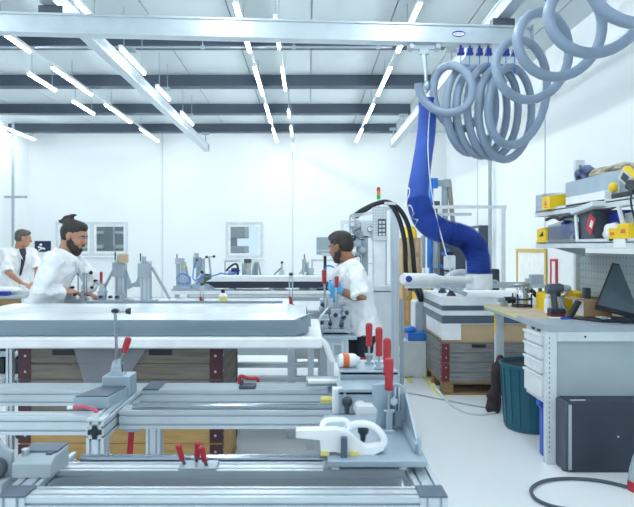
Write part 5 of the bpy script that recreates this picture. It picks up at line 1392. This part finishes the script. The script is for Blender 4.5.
t = machine('column_fixture', 250, 6.9, 'twin column fixture in front of the bright window on the back bench', [
    ('base_plate', 'box', 240, 264, 284, 290, 0, 'plate'), ('column', 'prof', 246, 251, 262, 290, .05, 'alu'), ('cylinder', 'cyl', 242, 246, 263, 284, 0, 'mgrey'), ('column', 'prof', 254, 258, 262, 290, .05, 'mgrey'), ('head_block', 'box', 244, 251, 259, 263, 0, 'dgrey'),
    ('brace', 'rod', 258, 263, 262, 287, 0, 'alud'), ('brace', 'rod', 254, 251, 264, 287, .0, 'alud'), ('label_tag', 'box', 247.5, 249.5, 265, 268, -.01, 'yellow2')])
t = machine('small_clamp', 281, 6.8, 'small fixture with thin lever and dark knob right of the bright window', [
    ('base_plate', 'box', 274, 286, 284, 290, 0, 'plate'), ('post', 'rod', 281, 282, 286, 264, 0, 'steel'), ('knob', 'knob', 282, 1.4, 262.5, 0, 0, 'black'), ('lever', 'thin', 274, 281, 275, 268, 0, 'dgrey'), ('block', 'box', 279, 284, 270, 275, -.02, 'steel')])
t = machine('gripper_fixture', 306, 6.85, 'fixture with upright cylinder beside the grey monitor on the back bench', [
    ('base_plate', 'box', 299, 319, 284, 290, -.05, 'plate'), ('column', 'prof', 304, 309, 262, 290, .05, 'alu'), ('cylinder', 'cyl', 302, 306, 259, 280, -.05, 'mgrey'), ('pin', 'thin', 304.5, 304.5, 254, 259, -.03, 'red'), ('brace', 'rod', 299, 303, 274, 268, -.05, 'steel'), ('clamp_head', 'box', 309, 314, 268, 284, -.05, 'steel'),
    ('knob', 'knob', 310, 1.5, 277, 0, -.1, 'black'), ('lever', 'rod', 301, 306, 284, 272, -.1, 'white'), ('side_block', 'box', 309, 313, 276, 282, -.1, 'olive')])
t = machine('base_box', 327, 6.55, 'low dark box with red marks on the back bench before the worker with blue gloves', [
    ('body', 'box', 312, 323, 280, 288, 0, 'nblack'), ('red_mark', 'box', 314, 318, 283, 284.5, -.004, 'red')])
t = machine('rack_frame', 322, 7.0, 'pale open rack frame behind the grey monitor on the back bench', [
    ('post', 'rod', 312, 312, 259, 290, 0, 'lgrey'), ('post', 'rod', 339, 339, 259, 290, 0, 'lgrey'), ('crossbar', 'rod', 312, 339, 260, 260, 0, 'lgrey'), ('back_panel', 'box', 314, 337, 274, 288, .05, 'white')])
# monitor seen from behind
t = thing('monitor', 'grey monitor on a black stand seen from behind, left of the worker with blue gloves', 'monitor', (W(328, 0, 6.6).x, 6.6, ZT))
m = MB(); m.pbox(316.5, 340, 237, 255, 6.58, .05); sh = m.build('housing', M['mgrey'], t, bevel=.01)
m = MB(); m.pbox(317, 339.5, 250, 251, 6.575, .006); m.pbox(322, 335, 253, 256, 6.57, .03); m.build('rear_cover', M['lgrey'], t, bevel=.003)
p = W(325, 256, 6.61); m = MB(); m.rod(V((p.x, 6.61, ZT + .012)), V((p.x, 6.61, p.z + .03)), .018, 10); m.build('stand', M['black'], t)
m = MB(); m.box(p.x - .09, p.x + .09, 6.55, 6.7, ZT, ZT + .012); m.build('stand_base', M['black'], t)

# ------------------------------------------------------------------ tall test machine
d = 6.2
t = thing('test_machine', 'tall silver machine with perforated column, gauges and valves behind the right worker', 'machine', (W(392, 0, d).x, d, 0))
c0, c1 = W(384, 0, d).x, W(399, 0, d).x
zt = W(0, 205, d).z
m = MB(); m.profile(((c0 + c1) / 2 + .04, d + .04, 0), ((c0 + c1) / 2 + .04, d + .04, zt), .08, .08, (0, 1, 0)); m.build('column', M['alu'], t)
m = MB(); m.profile((W(402, 0, d).x, d + .02, 0), (W(402, 0, d).x, d + .02, W(0, 300, d).z), .04, .04, (0, 1, 0)); m.build('side_post', M['alud'], t)
m = MB(); m.box(c0 - .12, c0 + .03, d + .0, d + .015, W(0, 300, d).z, zt - .02); m.build('perforated_panel', M['perf'], t)
m = MB(); a = W(352, 218, d); m.prism([(a.x, d + .02, a.z), (c1, d + .02, zt - .03), (c1, d + .02, zt), (a.x, d + .02, a.z + .03)], (0, .03, 0)); m.build('top_rail', M['lgrey'], t)
m = MB(); m.pbox(374, 386, 239, 290, d - .1, .12); m.build('press_column', M['white'], t, bevel=.01)
m = MB(); m.pbox(373, 388, 236, 241, d - .12, .16); m.build('press_head', M['lgrey'], t, bevel=.006)
m = MB(); m.pbox(361, 384, 222, 238, d + .05, .1); m.build('gauge_block', M['lgrey'], t, bevel=.006)
for px in (370, 376):
    c = W(px, 229, d + .05); m = MB(); m.lathe([(.035, 0), (.035, .02), (.03, .024)], c, (0, -1, 0), 16); g_ = m.build('gauge', M['white'], t)
    m = MB(); m.tube([c + V((.03 * math.cos(q * .5236), -.022, .03 * math.sin(q * .5236))) for q in range(13)], .004, 6); m.rod(c + V((0, -.026, 0)), c + V((.012, -.026, .02)), .002, 5); m.build('gauge_ring', M['dgrey'], g_)
m = MB(); m.pbox(378, 386, 219, 237, d - .02, .05); vb = m.build('valve_island', M['dgrey'], t, bevel=.003)
for k in range(4):
    for j in range(2):
        m = MB(); m.pbox(379 + j * 3.5, 381.6 + j * 3.5, 221 + k * 4, 223.6 + k * 4, d - .03, .012); m.build('valve', M['lgrey'], vb)
m = MB(); m.pbox(362, 368, 236, 290, d + .05, .08); m.build('guide_column', M['mgrey'], t)
m = MB(); m.pbox(356, 360, 220, 286, d + .1, .05); m.build('guide_column', M['lgrey'], t)
m = MB(); m.pbox(348, 392, 286, 291, d - .12, .3); m.build('machine_base', M['lgrey'], t, bevel=.004)
m = MB(); a = W(350, 291, d); b = W(390, 291, d); m.box(a.x, b.x, d - .1, d + .18, 0, a.z); m.build('pedestal', M['lgrey'], t)
rr = random.Random(21)
for k in range(14):
    px = 350 + rr.random() * 12; py = 226 + k * 4.2
    m = MB(); c = W(px, py, d + .03 + rr.random() * .06); s = .02 + rr.random() * .03
    if k % 3 == 0: m.lathe([(s, 0), (s, s * 1.5), (s * .6, s * 2)], c, (0, -1, .2), 12)
    else: m.cbox(c, (s * 2, s * 1.6, s * 1.7))
    m.build('valve', M[('steel', 'mgrey', 'mgrey', 'dgrey', 'plate')[k % 5]], t, bevel=.003)
for k in range(7):
    x0 = 349 + rr.random() * 12; y0 = 228 + k * 7
    m = MB(); m.tube(smooth_path([W(x0, y0, d), W(x0 - 4 - 3 * rr.random(), y0 + 4, d - .04), W(x0 - 3, y0 + 10, d - .05), W(x0 + 4, y0 + 12, d)], 6), .006, 6); m.build('air_line', M[('dgrey', 'steel', 'lgrey')[k % 3]], t)
for px in (350, 355):
    m = MB(); m.tube(smooth_path([W(px, 240, d), W(px, 222, d), W(px + 1, 215, d), W(px + 8, 214, d)], 5), .009, 8); m.build('pipe_line', M['steel'], t)
c = W(392, 203, d); m = MB(); m.box(c.x - .08, c.x + .04, d - .02, d + .06, zt, zt + .03); m.build('hose_saddle', M['lgrey'], t)
# signal tower
t_ = W(378.5, 216, 6.32)
m = MB(); m.rod(V((t_.x, 6.32, t_.z - .1)), W(378.5, 199, 6.32), .012, 10); sg = m.build('signal_pole', M['lgrey'], t)
for k, mt in enumerate(('sgreen', 'sorange', 'sred')):
    m = MB(); p = W(378.5, 199 - k * 4, 6.32); m.rod(p, p + V((0, 0, .04)), .018, 12); m.build('signal_lamp', M[mt], sg)

# ------------------------------------------------------------------ left: table and trolley by the far worker
d = 7.0
t = thing('side_table', 'brown edged table at the left edge in front of the farthest worker', 'table', (-4.2, 7.3, 0))
zt = W(0, 296, d).z
m = MB(); m.box(-5.2, W(21, 0, d).x, d, d + .7, zt - .035, zt); m.build('worktop', M['mgrey'], t, bevel=.004)
m = MB(); m.box(-5.2, W(20, 0, d).x, d + .01, d + .03, zt - .26, zt - .035); m.build('front_board', M['woodb'], t)
for x in (-5.0, W(18, 0, d).x):
    for y in (d + .06, d + .64):
        m = MB(); m.box(x - .03, x + .03, y - .03, y + .03, 0, zt - .035); m.build('leg', M['lgrey'], t)
m = MB(); rr = random.Random(8)
for k in range(9): m.ball((W(1 + k * 1.5, 0, d + .2).x, d + .25, zt + .035 + .03 * rr.random()), (.08, .1, .035), 9, 6)
m.build('white_cloth', M['foam'], label='crumpled white cloth on the table of the farthest worker', cat='cloth', remesh=.02, relax=2)
m = MB(); m.box(W(-6, 0, d + .1).x, W(11, 0, d + .1).x, d + .02, d + .12, zt, zt + .05); m.build('dark_case', M['dblue'], label='dark blue case lying in front of the crumpled white cloth', cat='case', bevel=.008)
# low trolley seen under the white table
d = 6.2
t = thing('low_trolley', 'low grey trolley with black boxes at the left edge under the white table', 'trolley', (W(5, 0, d).x, d, 0))
m = MB(); a = W(-20, 352, d); b = W(16, 352, d); m.box(a.x, b.x, d, d + .6, a.z - .05, a.z); m.build('deck', M['mgrey'], t, bevel=.004)
m = MB(); m.box(a.x, b.x, d, d + .6, .12, .15); m.build('lower_deck', M['mgrey'], t, bevel=.004)
for x in (a.x + .05, b.x - .05):
    for y in (d + .05, d + .55):
        m = MB(); m.box(x - .02, x + .02, y - .02, y + .02, .08, a.z - .05); m.build('post', M['lgrey'], t)
        m = MB(); m.rod((x - .015, y, .04), (x + .015, y, .04), .04, 12); m.build('caster', M['black'], t)
for k in range(4):
    x = a.x + .09 + k * .085
    m = MB(); m.box(x, x + .06, d + .03, d + .4, .15, .29 + .02 * (k % 2)); m.build('binder', M['black'] if k % 2 else M['nblack'], label='dark upright case on the low trolley, %s from the left' % ('first', 'second', 'third', 'fourth')[k], cat='case', group='dark cases on the low trolley', bevel=.004)
m = MB(); m.box(b.x - .2, b.x - .03, d + .05, d + .3, a.z, a.z + .05); m.build('black_tray', M['black'], label='black tray with a pink strip on the low trolley', cat='tray', bevel=.005)
# ------------------------------------------------------------------ people
FOLD = bpy.data.textures.new('folds', 'CLOUDS'); FOLD.noise_scale = .085; FOLD.noise_depth = 2

def head_shape(mb, c, R):
    def b(p, r): mb.ball(c + R @ V(p), r, 16, 11, R)
    b((-.008, 0, .03), (.098, .075, .088)); b((.028, 0, -.025), (.066, .06, .085)); b((.02, 0, -.06), (.06, .055, .05)); b((.05, 0, -.088), (.036, .036, .028))
    b((.076, 0, .026), (.018, .048, .014)); b((.088, 0, -.066), (.012, .025, .012)); b((.068, .034, -.03), (.02, .02, .02)); b((.068, -.034, -.03), (.02, .02, .02))
    mb.tube([c + R @ V((.088, 0, .018)), c + R @ V((.1, 0, -.005)), c + R @ V((.113, 0, -.028)), c + R @ V((.1, 0, -.038))], [.008, .011, .015, .009], 10)
    for s in (-1, 1):
        b((-.005, s * .077, -.01), (.02, .01, .032)); b((-.012, s * .083, -.002), (.017, .009, .024))

def rotmat(f, pitch=0.0, roll=0.0):
    """columns forward, left, up; pitch > 0 looks down"""
    f = V((f[0], f[1], 0)).normalized(); l = V((-f.y, f.x, 0)); u = V((0, 0, 1))
    f2 = f * math.cos(pitch) - u * math.sin(pitch); u2 = u * math.cos(pitch) + f * math.sin(pitch)
    l2 = l * math.cos(roll) + u2 * math.sin(roll); u3 = u2 * math.cos(roll) - l * math.sin(roll)
    return Matrix((f2, l2, u3)).transposed()

def hand_shape(mb, wrist, to, palm, thumb_side, curl=.5, k=1.0, grow=0.0):
    """palm and five fingers; to: along the hand, palm: normal of the palm side, thumb_side: +1/-1 along to x palm"""
    wrist = V(wrist); a = (V(to) - wrist).normalized(); n = V(palm); n = (n - a * a.dot(n)).normalized(); s = a.cross(n).normalized() * thumb_side
    k_ = k
    def ring(t, w, h):
        return [wrist + a * (t * k_) + s * (w * k_ * math.cos(q)) + n * (h * k_ * math.sin(q)) for q in [2 * math.pi * j / 12 for j in range(12)]]
    mb.loft([ring(-.03, .027 + grow, .02 + grow), ring(0, .027 + grow, .019 + grow), ring(.03, .037 + grow, .018 + grow), ring(.065, .043 + grow, .016 + grow), ring(.088, .042 + grow, .013 + grow), ring(.097, .034, .008)])
    for off, L, r in ((.031, .072, .0092), (.0105, .082, .0096), (-.0105, .076, .0092), (-.031, .06, .0082)):
        p = wrist + a * (.075 * k_) + s * (off * k_); d = (a + s * off * 1.6).normalized(); pts = [p - d * .01, p + d * .012]
        ang = curl * .5
        for seg in (.42, .33, .25):
            d2 = d * math.cos(ang) + n * math.sin(ang)
            pts.append(pts[-1] + d2 * (L * seg * k_)); ang += curl * .75
        mb.tube(pts, [(r + grow) * k_ * q for q in (1, 1.05, 1, .95, .8)], 9)
        mb.ball(pts[-1], (r + grow) * k_ * .8, 8, 6)
    p = wrist + a * (.02 * k_) + s * (.03 * k_) + n * .006
    t1 = p + (s * .75 + a * .7 + n * .35).normalized() * (.042 * k_); t2 = t1 + (s * .2 + a * .9 + n * .55).normalized() * (.032 * k_); t3 = t2 + (a * .8 - s * .1 + n * .6).normalized() * (.026 * k_)
    mb.tube([p - s * .012, p, t1, t2, t3], [(q + grow) * k_ for q in (.012, .014, .0115, .0105, .008)], 9); mb.ball(t3, (.008 + grow) * k_, 8, 6)

def person(label, loc, bodyF, N, C, WA, P, feet, headc, headF, pitch, arms, skin, hairf, coat_hem, sleeve, gloved=False, beard=None, roll=0.0, sw=.19, hair_m='hair', flare=0.0):
    root = thing('person', label, 'person', loc)
    f = V((bodyF[0], bodyF[1], 0)).normalized(); l = V((-f.y, f.x, 0))
    N, C, WA, P, headc = V(N), V(C), V(WA), V(P), V(headc)
    Rh = rotmat(headF, pitch, roll)
    def er(c, w, d, up=None, n=20):
        return [V(c) + l * (w * math.cos(2 * math.pi * j / n)) + f * (d * math.sin(2 * math.pi * j / n)) for j in range(n)]
    b = MB()
    # torso
    b.loft([er(P - V((0, 0, .1)), .14, .1), er(P, .165, .115), er(WA, .145, .1), er(C, .165, .115), er(C.lerp(N, .6), .16, .095), er(N + V((0, 0, .0)), .07, .06)])
    # neck and head
    b.tube([N - V((0, 0, .05)), N + V((0, 0, .02)), headc + Rh @ V((-.03, 0, -.06)), headc + Rh @ V((-.02, 0, 0))], [.07, .058, .052, .05], 14)
    head_shape(b, headc, Rh)
    # legs
    hipo = .09
    for s, ft in ((1, feet[0]), (-1, feet[1])):
        ft = V(ft); h = P + l * (s * hipo) - V((0, 0, .03)); kn = h.lerp(ft, .5) + f * .03 ; an = V((ft.x, ft.y, .08))
        b.tube([h + V((0, 0, .05)), h.lerp(kn, .3), kn, kn.lerp(an, .35), an], [.085, .08, .055, .055, .038], 12)
        b.tube([an - f * .05 - V((0, 0, .04)), an + f * .05 - V((0, 0, .045)), an + f * .16 - V((0, 0, .055))], [.038, .04, .025], 10)
    for s, (el, wr, hd, pn, th, cu) in zip((1, -1), arms):
        sh = C.lerp(N, .72) + l * (s * sw)
        el, wr = V(el), V(wr)
        b.tube([C.lerp(N, .7) + l * (s * .1), sh, sh.lerp(el, .4), el, el.lerp(wr, .3), wr], [.06, .055, .048, .04, .04, .026], 12)
        if not gloved: hand_shape(b, wr, hd, pn, th, cu)
    body = b.build('body', skin, root, remesh=.0075, relax=2)
    # face details
    for s in (-1, 1):
        e = MB(); c = headc + Rh @ V((.079, s * .03, .004)); e.ball(c, .0125, 10, 8); eo = e.build('eye', M['eye'], body)
        e = MB(); e.ball(c + Rh @ V((.0085, 0, 0)), .006, 8, 6); e.build('iris', M['hair'], body)
        e = MB(); e.tube([headc + Rh @ V((.094, s * .014, .022)), headc + Rh @ V((.093, s * .032, .028)), headc + Rh @ V((.08, s * .05, .022))], [.004, .005, .003], 8); e.build('eyebrow', M['hair'], body)
    # coat
    c = MB()
    hem = P.copy(); hem.z = coat_hem
    c.loft([er(hem + l * 0, .212 + flare, .172 + flare), er(hem.lerp(P, .5), .202 + flare * .6, .162 + flare * .5), er(P + V((0, 0, .04)), .185, .145), er(WA, .172, .13), er(C, .19, .142), er(C.lerp(N, .6), .185, .118), er(C.lerp(N, .85), .12, .09), er(N - V((0, 0, .0)), .078, .07)])
    for s, (el, wr, hd, pn, th, cu) in zip((1, -1), arms):
        sh = C.lerp(N, .72) + l * (s * sw); el, wr = V(el), V(wr)
        if sleeve < 1: c.tube([C.lerp(N, .68) + l * (s * .1), sh, sh.lerp(el, .45), sh.lerp(el, sleeve)], [.08, .077, .07, .074], 14)
        else: c.tube([C.lerp(N, .68) + l * (s * .1), sh, sh.lerp(el, .45), el, el.lerp(wr, .4), el.lerp(wr, .93)], [.08, .076, .066, .06, .055, .045], 14)
    co = c.build('lab_coat', M['coat'], root, remesh=.011, relax=3)
    dm = co.modifiers.new('folds', 'DISPLACE'); dm.texture = FOLD; dm.strength = .05; dm.mid_level = .5
    # collar and front edge
    k = MB()
    for s in (1, -1):
        q0 = N + l * (s * .06) - f * .045 + V((0, 0, .025)); q1 = N + l * (s * .075) + f * .02 + V((0, 0, .008)); q2 = C.lerp(N, .62) + l * (s * .045) + f * .125; q3 = C.lerp(N, .2) + l * (s * .008) + f * .15
        k.tube(smooth_path([N - f * .078 + V((0, 0, .03)), q0, q1, q2, q3], 5), [(.022, .008)] * 20 + [(.014, .007)], 8)
    k.build('collar', M['coat'], co)
    k = MB(); k.tube(smooth_path([C.lerp(N, .2) + f * .155, C + f * .157, WA + f * .145, P + f * .16, hem + f * (.165 + flare)], 5), .004, 6); k.build('front_edge', M['coatline'], co)
    # trousers
    t = MB()
    t.loft([er(P - V((0, 0, .12)), .15, .12), er(P, .17, .125), er(P + V((0, 0, .06)), .16, .12)])
    for s, ft in ((1, feet[0]), (-1, feet[1])):
        ft = V(ft); h = P + l * (s * hipo) - V((0, 0, .03)); kn = h.lerp(ft, .5) + f * .03; an = V((ft.x, ft.y, .07))
        t.tube([h + V((0, 0, .05)), h.lerp(kn, .3), kn, kn.lerp(an, .4), an], [.08, .088, .076, .073, .068], 14)
    t.build('trousers', M['trouser'], root, remesh=.014, relax=3)
    for s, ft in ((1, feet[0]), (-1, feet[1])):
        ft = V(ft); q = MB(); q.loft([[V(ft) + f * (a_ + b_ * math.cos(w)) + l * (.045 * c_ * math.sin(w)) + V((0, 0, z_)) for w in [k_ * .5236 for k_ in range(12)]] for a_, b_, c_, z_ in ((.05, .14, 1, .0), (.05, .142, 1.05, .02), (.04, .125, 1, .05), (0, .075, .95, .085), (-.02, .055, .9, .11))])
        q.build('shoe', M['black'], root)
    # hair
    h = MB(); hairf(h, headc, Rh); h.build('hair', M[hair_m], root, remesh=.008, relax=1)
    if beard:
        h = MB(); beard(h, headc, Rh); h.build('beard', M[hair_m], root, remesh=.006, relax=1)
    if gloved:
        for s, (el, wr, hd, pn, th, cu) in zip((1, -1), arms):
            g = MB(); hand_shape(g, wr, hd, pn, th, cu, grow=.0015)
            wr = V(wr); el = V(el); d = (el - wr).normalized(); g.tube([wr - d * .005, wr + d * .03, wr + d * .06], [.029, .032, .036], 12)
            g.build('glove', M['glove'], root, remesh=.0055, relax=1)
    return root, body, co

def hair_short(h, c, R):
    def b(p, r): h.ball(c + R @ V(p), r, 16, 11, R)
    b((-.016, 0, .05), (.097, .08, .08)); b((-.045, 0, .01), (.064, .079, .075)); b((.03, 0, .085), (.06, .06, .04))
def hair_full(h, c, R):
    def b(p, r): h.ball(c + R @ V(p), r, 16, 11, R)
    b((-.014, 0, .054), (.1, .081, .078)); b((-.05, 0, .012), (.06, .079, .075)); b((.045, .0, .09), (.052, .058, .04)); b((.01, .0, .105), (.068, .058, .032)); b((-.005, .076, .025), (.018, .01, .028)); b((-.005, -.076, .025), (.018, .01, .028)); b((-.055, 0, -.035), (.038, .05, .03))
def hair_bun(h, c, R):
    hair_short(h, c, R)
    def b(p, r): h.ball(c + R @ V(p), r, 12, 9, R)
    b((-.09, 0, .105), (.042, .04, .04)); b((-.07, 0, .085), (.045, .05, .04)); b((.02, 0, .095), (.068, .058, .034)); b((-.12, 0, .085), (.028, .02, .02)); b((-.075, .015, .135), (.026, .022, .022)); b((-.085, 0, .02), (.032, .055, .05))
    h.tube([c + R @ V((-.11, 0, .085)), c + R @ V((-.145, 0, .075)), c + R @ V((-.165, .01, .085))], [.018, .012, .006], 8)
    h.tube([c + R @ V((-.085, .0, .12)), c + R @ V((-.06, .0, .155)), c + R @ V((-.03, .01, .165))], [.018, .015, .008], 8)
def beard_full(h, c, R):
    def b(p, r): h.ball(c + R @ V(p), r, 12, 9, R)
    for s in (-1, 1):
        b((.015, s * .05, -.06), (.035, .016, .04)); b((.045, s * .035, -.085), (.035, .022, .035)); b((.0, s * .06, -.035), (.018, .012, .035))
    b((.055, 0, -.115), (.04, .038, .036)); b((.085, 0, -.092), (.018, .028, .02)); b((.098, 0, -.05), (.009, .028, .008))
def beard_short(h, c, R):
    def b(p, r): h.ball(c + R @ V(p), r, 12, 9, R)
    for s in (-1, 1):
        b((.012, s * .05, -.058), (.035, .012, .038)); b((.04, s * .036, -.082), (.035, .016, .03)); b((.0, s * .06, -.03), (.016, .01, .03))
    b((.056, 0, -.1), (.036, .034, .024)); b((.098, 0, -.05), (.008, .024, .007))

# worker with blue gloves, turned to the left
y = 4.75
root, body, co = person('dark haired person in a white lab coat and blue gloves standing at the steel fixture', (.43, y, 0), (-.99, -.1),
    (.335, y, 1.36), (.365, y, 1.20), (.40, y, 1.02), (.43, y, .85), ((.44, 4.67, 0), (.47, 4.86, 0)),
    W(341, 247, y + .02), (-.8, .6), .22,
    [(V((.405, 4.44, 1.10)), V((.25, 4.64, 1.148)), W(322, 284, 4.74), (.3, .8, .25), -1, .8), (V((.40, 5.06, 1.10)), W(338, 303, 4.97), W(331, 297, 4.86), (-.2, -.6, .5), 1, .8)],
    M['skin2'], hair_full, .80, .93, gloved=True, beard=beard_short, flare=.0)
m = MB(); m.prism([W(351, 337, 4.6), W(354, 336, 4.6), W(357, 345, 4.6), (W(354, 346, 4.6))], (0, .02, 0)); 
a = W(350, 357, 4.57); bq = W(372, 364, 4.57)
m = MB(); m.box(.4, .475, 4.578, 4.63, bq.z, a.z); m.build('red_pocket', M['red'], root, bevel=.004)

# bearded worker bending over the bench
y = 4.7
person('bearded person with a hair bun in a white lab coat bending over the clamps', (-2.12, y, 0), (1, .03),
    (-1.935, y, 1.44), (-1.995, y, 1.30), (-2.06, y, 1.15), (-2.10, y, .985), ((-2.16, 4.8, 0), (-2.2, 4.62, 0)),
    W(74, 236, y), (1, -.08), .3,
    [(V((-1.80, 4.98, 1.2)), W(84, 294, 4.93), W(95, 295, 4.88), (0, -.2, -1), -1, .55), (V((-2.02, 4.43, 1.155)), V((-1.905, 4.62, 1.135)), W(78, 290, 4.74), (0.1, .6, -.6), 1, .6)],
    M['skin'], hair_bun, .72, 1, beard=beard_full)
# farthest worker
y = 8.1
r3, b3, c3 = person('short haired person in an open white lab coat by the left wall', (-4.04, y, 0), (.8, -.6),
    (-3.965, y, 1.455), (-4.0, y, 1.27), (-4.03, y, 1.1), (-4.04, y, .93), ((-3.98, 8.18, 0), (-4.12, 8.06, 0)),
    W(23, 238.5, y), (.85, .5), .15,
    [(V((-3.72, 8.12, 1.17)), V((-3.62, 7.86, 1.03)), V((-3.6, 7.7, 1.0)), (0, 0, -1), -1, .5), (V((-4.0, 7.86, 1.15)), V((-3.75, 7.72, 1.02)), V((-3.64, 7.68, .99)), (0, 0, -1), 1, .5)],
    M['skin'], hair_short, .62, .97, hair_m='hair2')
m = MB(); fv = V((.8, -.6, 0)); lv = V((.6, .8, 0))
m.tube(smooth_path([V((-3.965, y, 1.46)) + fv * .085, V((-3.98, y, 1.38)) + fv * .14, V((-4.0, y, 1.27)) + fv * .165, V((-4.03, y, 1.1)) + fv * .155], 5), [(.012, .045 - .0022 * k) for k in range(16)], 8)
m.build('dark_shirt', M['shirt'], r3)
